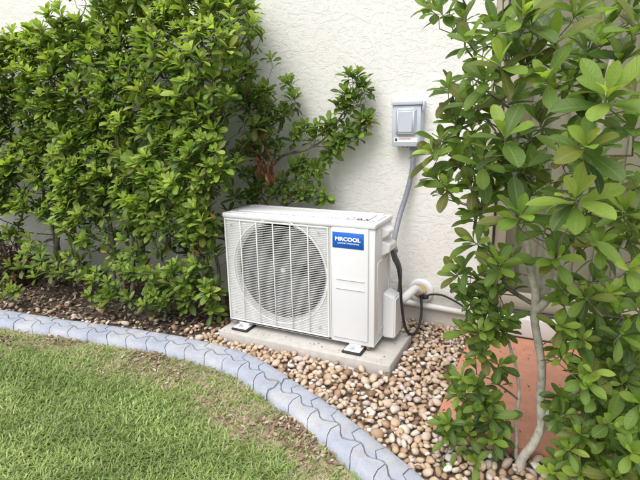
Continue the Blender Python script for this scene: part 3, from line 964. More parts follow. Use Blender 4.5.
class Shrub:
    """main stems given as polylines; twigs grown to every tip from the nearest wood"""
    def __init__(s, name, loc, label, group=None, vs=HEDGE_LEAF):
        s.e = empty(name, loc); tag(s.e, label, 'shrub', group)
        s.nodes = []; s.par = []; s.minr = []; s.stems = []; s.tips = []; s.lv = Leaves(vs); s.wide = 70 if vs is HEDGE_LEAF else 84
    def stem(s, pts, r0, r1, n=6, frm=None):
        P = spline(pts, n)
        ids = []
        for i, p in enumerate(P):
            p = p+Vector((noise.noise(p*9), noise.noise(p*9+Vector((7, 0, 0))), 0))*0.012*(1 if 0 < i < len(P)-1 else 0)
            s.nodes.append(p); s.par.append(ids[-1] if ids else -1); s.minr.append((r0+(r1-r0)*i/(len(P)-1))*(1+.22*noise.noise(p*31))); ids.append(len(s.nodes)-1)
        s.stems.append(ids)
    def tip(s, p, d, size, k=8, young=.5): s.tips.append((Vector(p), Vector(d).normalized(), size, k, young))
    def grow(s, extra=3):
        base = len(s.nodes)
        NP = np.array([tuple(p) for p in s.nodes])
        order = sorted(range(len(s.tips)), key=lambda i: float(np.min(((NP-np.array(tuple(s.tips[i][0])))**2).sum(1))))
        s.tw = []
        cnt = len(s.nodes)
        buf = np.zeros((cnt+len(order)*6, 3)); buf[:cnt] = NP
        for i in order:
            p, d, size, k, young = s.tips[i]
            q = np.array(tuple(p-d*.05))
            D = np.sqrt(((buf[:cnt]-q)**2).sum(1))+np.maximum(0, buf[:cnt, 2]-q[2]+.03)*2.2
            j = int(np.argmin(D))
            a = Vector(buf[j]); 
            m1 = a.lerp(p, .45)+Vector((random.uniform(-.02, .02), random.uniform(-.02, .02), -.015))
            m2 = p-d*min(.06, (p-a).length*.35)
            pts = [a, m1, m2, p]
            prev = j; ids = [j]
            for w in pts[1:]:
                buf[cnt] = tuple(w); s.nodes.append(w); s.par.append(prev); s.minr.append(0.0013); prev = cnt; ids.append(cnt); cnt += 1
            s.tw.append(ids)
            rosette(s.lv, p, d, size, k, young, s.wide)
            for e_ in range(extra):
                t = random.uniform(.25, .95)
                w = m2.lerp(p, t) if random.random() < .5 else m1.lerp(m2, t)
                rd = Vector((random.gauss(0, 1), random.gauss(0, 1), random.gauss(0.1, .6)))
                s.lv.add(w, rd, Vector((0, 0, 1))+rd*.1, size*random.uniform(.7, 1), (random.uniform(.02, .45), random.random()))
        # pipe model radii
        load = [0.0]*len(s.nodes)
        for ids in s.tw: load[ids[-1]] += 1
        for i in range(len(s.nodes)-1, -1, -1):
            if s.par[i] >= 0: load[s.par[i]] += load[i]
        s.rad = [max(s.minr[i], .0014*max(1, load[i])**.46) for i in range(len(s.nodes))]
        s.lv.done()
    def build(s, stem_mat, twig_mat, leaf_mat, pick):
        for ids in s.stems:
            tubes_obj('stem', [([s.nodes[i] for i in ids], [min(s.rad[i], s.minr[i]*1.5) for i in ids])], stem_mat, s.e, 10)
        tag(tubes_obj('twigs', [([s.nodes[i] for i in ids], [min(.007, s.rad[ids[1]])*1.0]+[min(.007, s.rad[i]) for i in ids[1:]]) for ids in s.tw], twig_mat, s.e, 5), kind='stuff')
        o0 = Vector(s.e.location)
        for i in pick:
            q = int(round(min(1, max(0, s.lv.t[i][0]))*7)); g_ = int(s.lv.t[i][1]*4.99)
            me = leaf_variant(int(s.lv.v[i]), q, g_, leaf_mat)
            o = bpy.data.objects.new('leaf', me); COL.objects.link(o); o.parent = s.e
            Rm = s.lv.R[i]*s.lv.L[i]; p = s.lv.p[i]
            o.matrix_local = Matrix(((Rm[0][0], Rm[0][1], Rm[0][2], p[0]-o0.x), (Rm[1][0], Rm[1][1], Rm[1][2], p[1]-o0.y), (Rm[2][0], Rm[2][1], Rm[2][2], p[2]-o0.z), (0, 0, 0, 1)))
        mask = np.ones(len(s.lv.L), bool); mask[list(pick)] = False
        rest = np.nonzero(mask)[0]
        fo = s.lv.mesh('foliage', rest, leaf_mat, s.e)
        tag(fo, kind='stuff')

# ---- the hedge: four shrubs grown together, then a looser one trained on the wall
def hedge_top(x):
    return float(np.interp(x, [-3.2, -2.2, -1.7, -1.2, -.8, -.3, .05, .3], [1.62, 1.66, 1.60, 1.66, 1.82, 1.85, 1.72, 1.45]))+.09*noise.noise((x*4.5, 2.2, 0))
def hedge_front(x, z):
    f = -.60-.07*math.sin(x*3.1+1)+.11*noise.noise((x*3.2, z*3.2, 5.0))
    f += .14*max(0, z-1.25)                         # leans back at the top
    f += .10*max(0, .5-z)
    return f
def hedge_right(z):
    return float(np.interp(z, [0, .15, .45, .7, .8, 1.0, 1.3, 1.6, 1.9], [-.10, -.07, -.06, -.03, .04, .08, .15, .21, .20]))
shrubs = []
defs = [(-2.35, 'dense leafy hedge shrub farthest from the air conditioner, dark burgundy leaves at its foot', 520),
        (-1.55, 'leafy hedge shrub with a low tuft spilling over the curb', 560),
        (-0.90, 'leafy hedge shrub with several bare grey stems showing at its foot', 540),
        (-0.30, 'tall leafy hedge shrub pressed against the side of the air conditioner', 590)]
xs = [d[0] for d in defs]
stem_tops = {}
for si, (bx, lab, ntip) in enumerate(defs):
    sh = Shrub('hedge_shrub', (bx, -.34, -.008), lab, 'leafy shrubs of the hedge')
    r_ = random.Random(40+si)
    for k in range(4 if si != 2 else 5):
        a = r_.uniform(0, 6.28)
        x0 = bx+r_.uniform(-.16, .16); y0 = -.34+r_.uniform(-.10, .10)
        x1 = bx+r_.uniform(-.36, .30); y1 = -.34+r_.uniform(-.2, .17)
        zt = r_.uniform(1.0, 1.4)
        if si == 3: x1 = min(x1, -.02)
        sh.stem([(x0, y0, -.012), (x0+(x1-x0)*.2, y0+(y1-y0)*.3, .28), (x0+(x1-x0)*.6, y0+(y1-y0)*.6, .7), (x1, y1, zt)], r_.uniform(.011, .016), .006)
    n = 0; tries = 0
    while n < ntip and tries < 20000:
        tries += 1
        x = r_.uniform(bx-.50, bx+.48)
        if si == 0: x = r_.uniform(bx-.65, bx+.45)
        z = r_.uniform(.06, hedge_top(x))
        near = min(range(4), key=lambda q: abs(xs[q]-x+.08*noise.noise((z*4, q*9.0, 0))))
        if near != si: continue
        if x > hedge_right(z)+.04*noise.noise((z*9, 0, 3)): continue
        if x < -1.25 and z < .55 and r_.random() < .55: continue
        if .2 < z < .50 and r_.random() < .64: continue
        if z <= .2 and r_.random() < .7: continue
        yf = hedge_front(x, z); yb = -.07
        edge = r_.random()
        if edge < .66: y = yf+abs(r_.gauss(0, .07))
        elif edge < .79 and z > .5: z = hedge_top(x)-abs(r_.gauss(0, .08)); y = r_.uniform(yf, yb)
        else: y = r_.uniform(yf, yb)
        if y > yb: continue
        if z < .32 and y > -.42: continue
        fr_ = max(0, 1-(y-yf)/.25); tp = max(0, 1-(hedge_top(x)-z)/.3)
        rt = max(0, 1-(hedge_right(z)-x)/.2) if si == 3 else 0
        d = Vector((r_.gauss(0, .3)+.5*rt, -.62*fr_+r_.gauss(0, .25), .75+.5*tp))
        young_lit = min(1.2, .26+.62*fr_+.60*tp+.34*r_.random()-(.10 if z < .5 else 0))  # young growth, with light on front and top also put into the tint
        sh.tip((x, y, z), d, r_.choice((.060, .072, .084, .092))*r_.uniform(.92, 1.08), r_.choice((6, 7, 8, 9, 10)), young_lit)
        n += 1
    # low tufts measured near the curb
    tufts = {0: [(-2.0, -.62, .17), (-1.92, -.70, .10)], 1: [(-1.55, -.78, .13), (-1.48, -.83, .09), (-1.38, -.80, .12), (-1.42, -.70, .22), (-1.30, -.66, .28), (-1.22, -.68, .25), (-1.12, -.66, .20)],
             2: [(-.86, -.70, .10), (-.80, -.72, .08), (-.74, -.70, .13), (-.84, -.66, .20), (-.70, -.68, .20), (-.60, -.66, .16), (-.68, -.60, .26), (-.78, -.58, .28), (-.95, -.66, .2)], 3: [(-.50, -.66, .12), (-.44, -.66, .18), (-.28, -.60, .22), (-.20, -.58, .20), (-.14, -.58, .17), (-.11, -.60, .22), (-.36, -.62, .14), (-.34, -.6, .28), (-.52, -.6, .27), (-.18, -.55, .30)]}[si]
    for p in tufts:
        for q in range(2):
            sh.tip(Vector(p)+Vector((r_.gauss(0, .03), r_.gauss(0, .02), abs(r_.gauss(0, .03)))), (r_.gauss(0, .3), -.5, .7), r_.uniform(.055, .075), 9, .6)
    shrubs.append([sh, M['bark_grey'], M['bark_dark']])

# looser shrub behind the unit, branches spread against the wall
sh = Shrub('wall_shrub', (.04, -.16, -.008), 'loose shrub behind the air conditioner with branches spread against the stucco', None)
W = lambda px, py, y=-.10: Vector(on_y(px, py, y))
sh.stem([(.02, -.20, -.012), (.01, -.19, .35), W(268, 195, -.16), W(276, 150, -.13), W(281, 118, -.11)], .013, .005)
sh.stem([W(274, 165, -.14), W(284, 155, -.12), W(305, 150, -.11), W(327, 137, -.10), W(340, 118, -.09), W(350, 105, -.09)], .007, .004)
sh.stem([(.05, -.17, -.012), (.10, -.17, .35), W(290, 192, -.14), W(303, 165, -.12)], .009, .004)
r_ = random.Random(5)
for px, py, y, up in [(289, 85, -.10, 1), (292, 98, -.12, .8), (268, 108, -.14, .8), (262, 98, -.16, .8), (280, 112, -.16, .5), (288, 108, -.10, .4), (274, 122, -.18, .4),
                      (258, 122, -.2, .6), (252, 75, -.2, .8), (258, 90, -.16, .6), (246, 105, -.22, .6), (300, 128, -.10, .4), (311, 133, -.10, .3), (318, 132, -.09, .4), (327, 128, -.10, .6), (296, 136, -.12, .2),
                      (343, 96, -.10, .7), (352, 82, -.10, 1), (359, 78, -.08, 1), (365, 90, -.08, .7), (345, 104, -.10, .4), (356, 100, -.09, .5), (338, 102, -.1, .5), (370, 122, -.08, .4), (361, 120, -.09, .3), (340, 130, -.10, .2), (349, 128, -.09, .3), (335, 143, -.10, 0), (330, 155, -.11, -.2), (343, 140, -.1, .1), (352, 138, -.09, .2),
                      (303, 160, -.14, .4), (312, 165, -.12, .3), (298, 170, -.16, .4), (316, 172, -.14, .2), (306, 180, -.16, .3), (294, 186, -.18, .4), (283, 180, -.2, .4), (316, 190, -.16, .2), (325, 196, -.14, 0), (303, 196, -.18, .2), (286, 198, -.2, .3), (272, 190, -.22, .4), (262, 182, -.24, .4), (252, 192, -.24, .4), (275, 145, -.2, .4), (260, 150, -.24, .4)]:
    for q in range(2):
        sh.tip(W(px+r_.gauss(0, 3), py+r_.gauss(0, 3), y-.02*q), (r_.gauss(.1, .35), -.55+r_.gauss(0, .2), .2+up), r_.uniform(.060, .084), 9, .42)
for k in range(48):
    px = r_.uniform(232, 272); py = r_.uniform(58, 200)
    sh.tip(W(px, py, r_.uniform(-.36, -.16)), (r_.gauss(.2, .35), -.5+r_.gauss(0, .2), .7), r_.uniform(.060, .084), 8, .45)
shrubs.append([sh, M['bark_grey'], M['bark_grey']])
wall_sh = sh

# big-leaved shrub by the doorstep
sh = Shrub('doorstep_shrub', (1.467, -1.007, -.008), 'large-leaved shrub with crooked pale trunk standing by the terracotta step', None, BIG_LEAF)
TY = -1.007
T3 = lambda px, py, y=TY: Vector(on_y(px, py, y))
sh.stem([(1.462, TY, -.012), T3(521, 458), T3(533, 443), T3(541, 420), T3(543, 380), T3(538, 340), T3(535, 305), T3(531, 285), T3(529, 262, -1.03), T3(524, 225, -1.06), T3(515, 170, -1.10), T3(512, 120, -1.14), T3(506, 60, -1.16)], .0155, .006, 5)
sh.stem([T3(536, 312), T3(546, 300, -1.02), T3(556, 285, -1.04), T3(566, 250, -1.08), T3(580, 205, -1.15), T3(600, 130, -1.2), T3(612, 60, -1.22)], .0105, .005, 5)
sh.stem([T3(537, 330, -1.0), T3(541, 300, -.97), T3(541, 270, -.94), T3(545, 220, -.9), T3(550, 120, -.9), T3(548, 40, -.9)], .010, .005, 5)
sh.stem([T3(545, 416), T3(560, 406, -1.01), T3(577, 388, -1.02), T3(594, 358, -1.03), T3(606, 328, -1.04), T3(611, 300, -1.05), T3(625, 240, -1.05)], .0085, .005, 5)
sh.stem([(1.50, -.99, -.012), T3(516, 462, -.98), T3(517, 430, -.97), T3(519, 390, -.97), T3(512, 350, -.96), T3(505, 320, -.98)], .005, .003, 4)
sh.stem([(1.68, -.98, -.012), T3(600, 440, -1.0), T3(592, 410, -1.0), T3(596, 380, -1.0)], .005, .003, 4)
sh.stem([(1.80, -.90, -.012), (1.80, -.88, .5), (1.78, -.92, .95), (1.74, -1.0, 1.35)], .012, .005, 5)
sh.stem([(1.95, -1.0, -.012), (1.98, -1.0, .5), (2.0, -1.05, 1.0), (1.98, -1.05, 1.35)], .012, .005, 5)
big = [(440, 12, -1.15), (428, 8, -1.1), (468, 42, -1.2), (462, 18, -1.1), (498, 28, -1.2), (522, 18, -1.3), (532, 22, -1.28), (500, 62, -1.3), (527, 62, -1.25), (556, 38, -1.25), (545, 78, -1.3), (577, 12, -1.2), (600, 42, -1.1),
       (607, 95, -1.42), (640, 20, -1.25), (484, 78, -1.25), (470, 104, -1.2), (432, 152, -1.15), (441, 140, -1.12), (447, 186, -1.15), (436, 178, -1.1), (504, 134, -1.35), (586, 146, -1.45), (560, 152, -1.2), (540, 122, -1.15), (634, 128, -1.4), (482, 162, -1.2), (470, 186, -1.15),
       (522, 168, -1.15), (520, 214, -1.38), (576, 198, -1.42), (556, 258, -1.32), (600, 244, -1.2), (630, 268, -1.38), (546, 226, -1.2), (500, 264, -1.32), (474, 242, -1.15), (462, 266, -1.12), (618, 292, -1.18), (594, 280, -1.12), (470, 302, -1.1), (456, 274, -1.1), (482, 352, -1.1), (488, 312, -1.1), (478, 330, -1.12),
       (562, 326, -1.22), (462, 378, -1.06), (476, 384, -1.06), (456, 424, -1.06), (448, 438, -1.08), (492, 440, -1.1), (476, 462, -1.1), (500, 418, -1.05), (486, 404, -1.05), (580, 432, -1.2), (602, 402, -1.15), (566, 398, -1.12), (622, 384, -1.2), (632, 344, -1.2), (612, 424, -1.25), (600, 462, -1.2), (562, 462, -1.15), (632, 452, -1.3), (640, 402, -1.25), (640, 310, -1.25),
       (450, 90, -1.1), (455, 120, -1.1), (458, 160, -1.12), (570, 80, -1.1), (590, 110, -1.1), (620, 60, -1.2), (575, 235, -1.15), (535, 190, -1.15), (605, 180, -1.15), (625, 210, -1.2), (495, 190, -1.1), (480, 210, -1.1), (510, 100, -1.1), (540, 20, -1.1), (575, 330, -1.1), (600, 320, -1.1), (585, 375, -1.08), (580, 475, -1.22), (615, 478, -1.25)]
r_ = random.Random(9)
sh.lv_big = []
for px, py, y in big:
    near = max(0, min(1, (-y-1.05)/.35))
    d = Vector((r_.gauss(0, .25)+(-.35 if px < 480 else 0), -.72+r_.gauss(0, .22), .72))
    sz = .072+.014*near+r_.uniform(-.008, .008)
    sz *= .92 if py > 300 else 1.08
    if 250 < py < 350: sz *= .84
    sh.tip(on_y(px, py, y), d, sz, r_.choice((7, 8, 9)), .30+.60*near*r_.uniform(.4, 1.25) if py < 300 else .42+.3*near)
for (x0_, x1_, y0_, y1_, cnt_) in ((446, 526, 290, 470, 18), (452, 526, 255, 345, 17), (552, 650, 285, 345, 15), (552, 660, 368, 492, 60), (560, 660, 322, 368, 10), (470, 640, 0, 240, 26)):
    k = 0
    while k < cnt_:
        px = r_.uniform(x0_, x1_); py = r_.uniform(y0_, y1_)
        if x1_ < 530 and (px < 446+max(0, 375-py)*.30 or (px > 500 and r_.random() < .6)): continue
        if py > 235 and abs(px-float(np.interp(py, [235, 290, 380, 420, 470], [532, 536, 543, 541, 520]))) < 16: continue
        sh.tip(on_y(px, py, r_.uniform(-1.12, -.98) if x1_ < 530 else r_.uniform(-1.25, -.98)), (r_.gauss(-.1, .35), -.6+r_.gauss(0, .25), .75), r_.uniform(.052, .070), r_.choice((6, 7, 8, 9)), r_.uniform(.4, .95)); k += 1
n = 0
while n < 250:      # the rest of the crown, behind and beyond the frame
    x = r_.uniform(1.08, 2.25); y = r_.uniform(-1.25, -.72); z = r_.uniform(.06, 1.62)
    w = float(np.interp(z, [0, .3, .5, .65, 1.0, 1.5], [.30, .34, .18, .34, .40, .36]))
    if x < 1.47-w: continue
    if x < 1.66 and .26 < z < .80 and r_.random() < .94: continue
    if x < 1.62 and z < .3 and y > -.95: continue
    u_, v_, _ = proj((x, y, z))
    if v_ > 235 and abs(u_-float(np.interp(v_, [235, 290, 380, 420, 470], [532, 536, 543, 541, 520]))) < 30: continue
    if y < -1.1 and x < 1.7: continue
    if u_ < 436: continue
    sh.tip((x, y, z), (r_.gauss(0, .4), -.5+r_.gauss(0, .3), .7), r_.uniform(.060, .086), r_.choice((6, 7, 8)), r_.uniform(.1, .6)); n += 1
shrubs.append([sh, M['bark_pale'], M['bark_grey']])

for s_ in shrubs: s_[0].grow(3)
# which leaves show largest: coarse depth test over all shrubs
cell = 5
best = {}
info = []
for k, s_ in enumerate(shrubs):
    u_, v_, z_ = proj(s_[0].lv.c)
    size = s_[0].lv.L*FPX/z_
    face = np.abs(np.einsum('ni,ni->n', s_[0].lv.R[:, :, 2], (s_[0].lv.c-CAM)/np.linalg.norm(s_[0].lv.c-CAM, axis=1)[:, None]))
    info.append((u_, v_, z_, size*(.25+face)))
    cu = (u_//cell).astype(int); cvv = (v_//cell).astype(int)
    for i in range(len(u_)):
        if not (-10 < u_[i] < 650 and -10 < v_[i] < 490): continue
        for a in (-1, 0, 1):
            for b in (-1, 0, 1):
                kk = (cu[i]+a, cvv[i]+b)
                if z_[i] < best.get(kk, 1e9): best[kk] = z_[i]
for k, s_ in enumerate(shrubs):
    u_, v_, z_, sc = info[k]
    cu = (u_//cell).astype(int); cvv = (v_//cell).astype(int)
    front_ = np.array([z_[i] < best.get((cu[i], cvv[i]), -1)+.05 and 0 < u_[i] < 640 and 0 < v_[i] < 480 for i in range(len(u_))])
    score = np.where(front_, sc, -1)
    pick = [int(i) for i in np.argsort(-score)[:300] if score[i] > 0]
    s_[0].build(s_[1], s_[2], M['leaf'], pick)

# dead dark-red leaves hanging in the hedge end, and a few orange ones
def loose_leaves(name, pts, parent, mat, L, droop):
    lv = Leaves()
    for p in pts:
        d = Vector((random.gauss(0, .5), random.gauss(0, .5), droop))
        lv.add(p, d, (random.gauss(0, 1), random.gauss(-.6, 1), random.gauss(0, .4)), L*random.uniform(.7, 1.2), (random.random(), random.random()*.7))
    lv.done()
    o = lv.mesh(name, np.arange(len(lv.L)), mat, parent)
    return o
pts = []
for px, py, k in ((262, 138, 8), (264, 150, 9), (258, 155, 8), (268, 163, 10), (262, 172, 7), (272, 170, 8), (246, 65, 4), (248, 145, 6)):
    for q in range(k): pts.append(on_y(px+random.gauss(0, 3), py+random.gauss(0, 4), -.34+random.gauss(0, .02)))
o = loose_leaves('dead_leaves', pts, wall_sh.e, M['red_leaf'], .055, -.9); tag(o, 'shrivelled dark red leaves', kind='stuff')
hs3 = shrubs[3][0]
for px, py in ((206, 214), (197, 250), (150, 262)):
    for q in range(2):
        loose_leaves('withered_leaf', [on_y(px+random.gauss(0, 2), py+random.gauss(0, 2), -.60)], hs3.e if px > 160 else shrubs[2][0].e, M['orange_leaf'], .045, -.6)
# burgundy plant at the foot of the hedge
bp = empty('burgundy_plant', (-1.88, -.50, -.008)); tag(bp, 'low dark burgundy leaved plant growing under the hedge', 'plant')
lv = Leaves(); r_ = random.Random(3); st_ = []
for k in range(46):
    x = -1.88+r_.gauss(0, .16); y = -.50+r_.gauss(0, .09); h = r_.uniform(.08, .30)
    a = Vector((-1.88+(x+1.88)*.5, -.5+(y+.5)*.5, -.012)); t = Vector((x, y, h)); st_.append(([a, a.lerp(t, .5)+Vector((0, 0, .03)), t], .003))
    for q in range(7):
        w = a.lerp(t, .35+.65*q/6); th = r_.uniform(0, 6.28)
        lv.add(w, (math.cos(th), math.sin(th), r_.uniform(.1, .9)), (0, 0, 1), r_.uniform(.045, .075), (r_.random()*.8, r_.random()*.7))
lv.done()
tubes_obj('stems', st_, M['bark_dark'], bp, 5)
o = lv.mesh('foliage', np.arange(len(lv.L)), M['red_leaf'], bp); tag(o, kind='stuff')

# ------------------------------------------------------------------ pebbles
def ico(seed):
    bm = bmesh.new(); bmesh.ops.create_icosphere(bm, subdivisions=2, radius=1.0)
    r_ = random.Random(seed); off = Vector((r_.uniform(0, 99), r_.uniform(0, 99), 0))
    pl_ = [(Vector((r_.gauss(0, 1), r_.gauss(0, 1), r_.gauss(0, 1))).normalized(), r_.uniform(.62, .85)) for _ in range(6)]
    sx, sy, sz = 1.08, r_.uniform(.66, .92), r_.uniform(.48, .72)
    for v in bm.verts:
        k = 1+.34*noise.noise(v.co*1.0+off)+.22*noise.noise(v.co*2.1+off)
        for nn_, dd_ in pl_:
            ov = v.co.dot(nn_)*k-dd_
            if ov > 0: v.co -= nn_*ov*.85
        v.co = Vector((v.co.x*sx*k, v.co.y*sy*k, v.co.z*sz*k))
    bm.verts.ensure_lookup_table()
    V = np.array([tuple(v.co) for v in bm.verts]); F = np.array([[v.index for v in f.verts] for f in bm.faces]); bm.free()
    return V, F
PEB = [ico(k) for k in range(10)]
_peb = {}
def peb_mesh(v, q):
    if (v, q) not in _peb:
        V, F = PEB[v]; me = bpy.data.meshes.new('pebble'); me.from_pydata(V.tolist(), [], F.tolist())
        t = np.ones((len(V), 4), np.float32); t[:, 0] = q/15
        a = me.attributes.new('tint', 'FLOAT_COLOR', 'POINT'); a.data.foreach_set('color', t.ravel())
        me.polygons.foreach_set('use_smooth', [True]*len(me.polygons)); me.materials.append(M['pebble'])
        _peb[(v, q)] = me
    return _peb[(v, q)]
def free_spot(x, y, r):
    if -.022-r*.8 < x < .908+r*.8 and -.622-r*.8 < y < -.262+r*.5: return False
    if x > 1.168-r*.8 and y > -.93-r*.8: return False
    if y > -r*.6: return False
    return y > curb_y(x)+r*.75
r_ = random.Random(21)
pb = []      # x, y, z, r
grid = {}
def try_add(x, y, z, r, sep):
    k = (math.floor(x/.05), math.floor(y/.05))
    for a in (-1, 0, 1):
        for b in (-1, 0, 1):
            for (x2, y2, z2, r2) in grid.get((k[0]+a, k[1]+b), ()):
                if (x-x2)**2+(y-y2)**2+((z-z2)*1.3)**2 < (sep*(r+r2))**2: return False
    grid.setdefault(k, []).append((x, y, z, r)); pb.append((x, y, z, r)); return True
def rad(): return min(.028, max(.009, r_.lognormvariate(math.log(.0162), .27)))
for k in range(26000):
    x = r_.uniform(-.16, 2.25); y = r_.uniform(-1.9, -.005); r = rad()
    if x < -.02 and r_.random() > (x+.16)/.14*.6: continue
    if free_spot(x, y, r): try_add(x, y, r*.30, r, .74)
for k in range(26000):
    x = r_.uniform(-.10, 2.2); y = r_.uniform(-1.8, -.01); r = rad()
    if x < 0 and r_.random() > .3: continue
    if free_spot(x, y, r): try_add(x, y, r*.3+.013+.006*noise.noise((x*6, y*6, 0)), r, .76)
npeb = len(pb)
for k in range(230):      # strays in the mulch
    x = r_.uniform(-2.6, -.05); r = rad()*.95; y = curb_y(x)+.03+abs(r_.gauss(0, .13))
    if y < -.05: try_add(x, y, r*.25, r, .9)
PB = np.array(pb)
pu, pv_, pz = proj(PB[:, :3])
vis = (pu > 0) & (pu < 640) & (pv_ > 0) & (pv_ < 480)
PV = np.array([r_.randrange(10) for _ in pb])
def peb_q():
    u = r_.random()
    return int(min(15, max(0, r_.choice((2, 3, 5, 6, 6, 7, 8, 9, 9, 10, 11, 12, 13, 14, 4, 5, 6, 7, 8))+r_.choice((-1, 0, 1)))))
PQ = np.array([peb_q() for _ in pb])
def rot():
    a = r_.uniform(0, 6.28); t1 = r_.gauss(0, .35); t2 = r_.gauss(0, .35)
    return np.array((Matrix.Rotation(t1, 3, 'X') @ Matrix.Rotation(t2, 3, 'Y') @ Matrix.Rotation(a, 3, 'Z')))
PR = np.array([rot() for _ in pb])
topz = PB[:, 2]+PB[:, 3]*.5
score = np.where(vis & (topz > .010), PB[:, 3]/pz, -1)
score[npeb:] *= .8
sel = set(int(i) for i in np.argsort(-score)[:300])
for i in sel:
    o = bpy.data.objects.new('pebble', peb_mesh(int(PV[i]), int(PQ[i]))); COL.objects.link(o)
    Rm = PR[i]*PB[i, 3]; p = PB[i]
    o.parent = gb if i < npeb else mb
    o.matrix_local = Matrix(((*Rm[0], p[0]), (*Rm[1], p[1]), (*Rm[2], p[2]), (0, 0, 0, 1)))
def peb_join(name, ids, parent):
    Vs = []; Fs = []; Ts = []; base = 0
    ids = np.array(ids)
    for k in range(10):
        ii = ids[PV[ids] == k]
        if len(ii) == 0: continue
        V, F = PEB[k]
        W_ = np.einsum('nij,vj->nvi', PR[ii], V)*PB[ii, 3][:, None, None]+PB[ii, :3][:, None, :]
        Vs.append(W_.reshape(-1, 3)); Fs.append((F[None]+(np.arange(len(ii))*len(V))[:, None, None]+base).reshape(-1, 3))
        t = np.ones((len(ii), len(V), 4)); t[:, :, 0] = (PQ[ii]/15)[:, None]; Ts.append(t.reshape(-1, 4)); base += len(ii)*len(V)
    o = np_mesh(name, np.concatenate(Vs), np.concatenate(Fs), np.concatenate(Ts), M['pebble'], parent)
    tag(o, kind='stuff')
peb_join('pebbles', [i for i in range(npeb) if i not in sel], gb)
peb_join('pebbles', [i for i in range(npeb, len(pb)) if i not in sel], mb)

# ------------------------------------------------------------------ leaf litter in the mulch and along the lawn edge
FLK = np.array([(-1, -.25, .1), (0, -.42, 0), (1, -.05, .2), (0.1, .4, .12), (-.9, .2, .05)])
def flakes(name, P, S, parent, mat, tl, th):
    n = len(P)
    ang = rng.uniform(0, 6.28, n); c, s = np.cos(ang), np.sin(ang); tx = rng.normal(0, .35, n); ty = rng.normal(0, .35, n)
    q = FLK[None]*S[:, None, None]
    x = q[..., 0]*c[:, None]-q[..., 1]*s[:, None]; y = q[..., 0]*s[:, None]+q[..., 1]*c[:, None]
    z = q[..., 2]+x*tx[:, None]+y*ty[:, None]
    V = np.stack([x, y, z], -1)+P[:, None, :]
    F = np.arange(n*5).reshape(n, 5)
    t = np.ones((n, 5, 4)); t[:, :, 0] = rng.uniform(tl, th, n)[:, None]
    o = np_mesh(name, V.reshape(-1, 3), F, t.reshape(-1, 4), mat, parent, False)
    return tag(o, kind='stuff')
P = []
while len(P) < 5200:
    x = r_.uniform(-3.0, .02); y = r_.uniform(-1.1, -.02)
    if y > curb_y(x)+.012 and not (-.03 < x and -.63 < y < -.25): P.append((x, y, r_.uniform(-.004, .012)))
flakes('leaf_litter', np.array(P), rng.uniform(.006, .021, len(P)), mb, M['litter'], 0, 1)
P = []
while len(P) < 420:
    x = r_.uniform(-.05, 1.5); y = r_.uniform(-1.2, -.02)
    if free_spot(x, y, .012) and (y > -.25 or r_.random() < .12): P.append((x, y, r_.uniform(.014, .03)))
flakes('leaf_litter', np.array(P), rng.uniform(.005, .012, len(P)), gb, M['litter'], .0, .8)
P = np.array([(r_.uniform(0, .89), r_.choice((r_.uniform(-.615, -.55), r_.uniform(-.55, -.27))), .0515) for _ in range(60)])
flakes('fallen_bits', P, rng.uniform(.002, .007, len(P)), pad, M['litter'], .0, .9)
P = np.array([(1.168+r_.random()**1.5*.9, -.90+.84*r_.random(), .033) for _ in range(150)])
flakes('fallen_bits', P, rng.uniform(.003, .010, len(P)), st, M['litter'], .1, 1)
P = []
for k in range(170):
    x = .06+.69*r_.random()**.8; P.append((x, (AY+.046 if r_.random() < .8 else ABK-.05)+r_.gauss(0, .003), ATOP-.0035))
for k in range(60): P.append((r_.gauss(.73, .03), AY+.048+r_.gauss(0, .008), ATOP+.0012))
flakes('roof_debris', np.array(P), rng.uniform(.002, .0065, len(P)), ac, M['litter'], 0, .6)

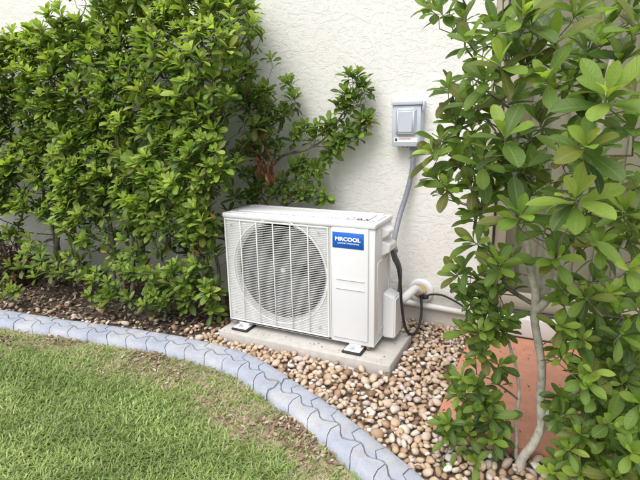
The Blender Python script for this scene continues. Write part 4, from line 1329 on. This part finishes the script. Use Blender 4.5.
# ------------------------------------------------------------------ grass
def curb_dist(x, y):      # metres outside the curb's lawn edge (approx.)
    return (curb_y(x)-CW*1.03)-y
NB = 150000
B = []
r_ = random.Random(77)
while len(B) < NB:
    if r_.random() < .70: x = r_.uniform(-1.9, 1.55); y = r_.uniform(-2.05, -.84)
    else: x = r_.uniform(-5.0, 2.0); y = r_.uniform(-3.0, -.84)
    dd = curb_dist(x, y)
    if dd < .0: continue
    # bare and straw-coloured patches towards the curb
    bare = noise.noise((x*4.2, y*4.2, 1.7))*.9+noise.noise((x*11, y*11, 3.1))*.5
    edge = max(0, 1-dd/.36)
    patch = max(0, noise.noise((x*2.3+4, y*2.3, 8.8)))
    b_ = edge*(1.2+bare*1.4)+patch*.42+.10
    if r_.random() < min(.80, b_*1.05): 
        if r_.random() < .08: continue
        B.append((x, y, 0.0, b_))
    else:
        B.append((x, y, 1.0, b_))
B = np.array(B); n = len(B)
green = B[:, 2] > .5
ang = rng.uniform(0, 6.28, n)
h = np.where(green, rng.uniform(.008, .030, n), rng.uniform(.003, .012, n))*(1-.25*np.clip(B[:, 3], 0, 1))
ln = np.where(green, rng.uniform(.014, .046, n), rng.uniform(.012, .045, n))
w = np.where(green, rng.uniform(.0010, .0028, n), rng.uniform(.0009, .0022, n))
dx, dy = np.cos(ang), np.sin(ang)
lv4 = [(0.0, 0.0, 1.0), (.25, .48, 1.0), (.6, .84, .8), (1.0, 1.0, .08)]
V = np.zeros((n, 8, 3))
for k, (a, b, ww) in enumerate(lv4):
    cx = B[:, 0]+dx*ln*a; cy = B[:, 1]+dy*ln*a; cz = .006+h*b
    V[:, 2*k] = np.stack([cx-dy*w*ww, cy+dx*w*ww, cz], -1); V[:, 2*k+1] = np.stack([cx+dy*w*ww, cy-dx*w*ww, cz], -1)
f = np.array([(0, 1, 3, 2), (2, 3, 5, 4), (4, 5, 7, 6)])
F = (f[None]+(np.arange(n)*8)[:, None, None]).reshape(-1, 4)
clump = np.array([noise.noise((x*5, y*5, 20)) for x, y in B[:, :2]])
t = np.ones((n, 8, 4))
t[:, :, 0] = np.where(green, np.clip(.52+.38*clump+rng.normal(0, .19, n), .22, 1), rng.uniform(0, .15, n))[:, None]
go = np_mesh('grass', V.reshape(-1, 3), F, t.reshape(-1, 4), M['grass'])
tag(go, 'short green lawn grass with straw-coloured patches along the curb', 'grass', kind='stuff')
P = []
while len(P) < 1500:
    x = r_.uniform(-1.7, 1.2); y = curb_y(x)-CW*1.05-abs(r_.gauss(0, .11))
    if noise.noise((x*4.2, y*4.2, 1.7)) > r_.uniform(-.1, .35): P.append((x, y, r_.uniform(.012, .026)))
lo_ = flakes('lawn_litter', np.array(P), rng.uniform(.004, .014, len(P)), None, M['litter'], .45, 1)
tag(lo_, 'scattered dry brown leaf bits in the grass beside the curb', 'leaf litter', kind='stuff')
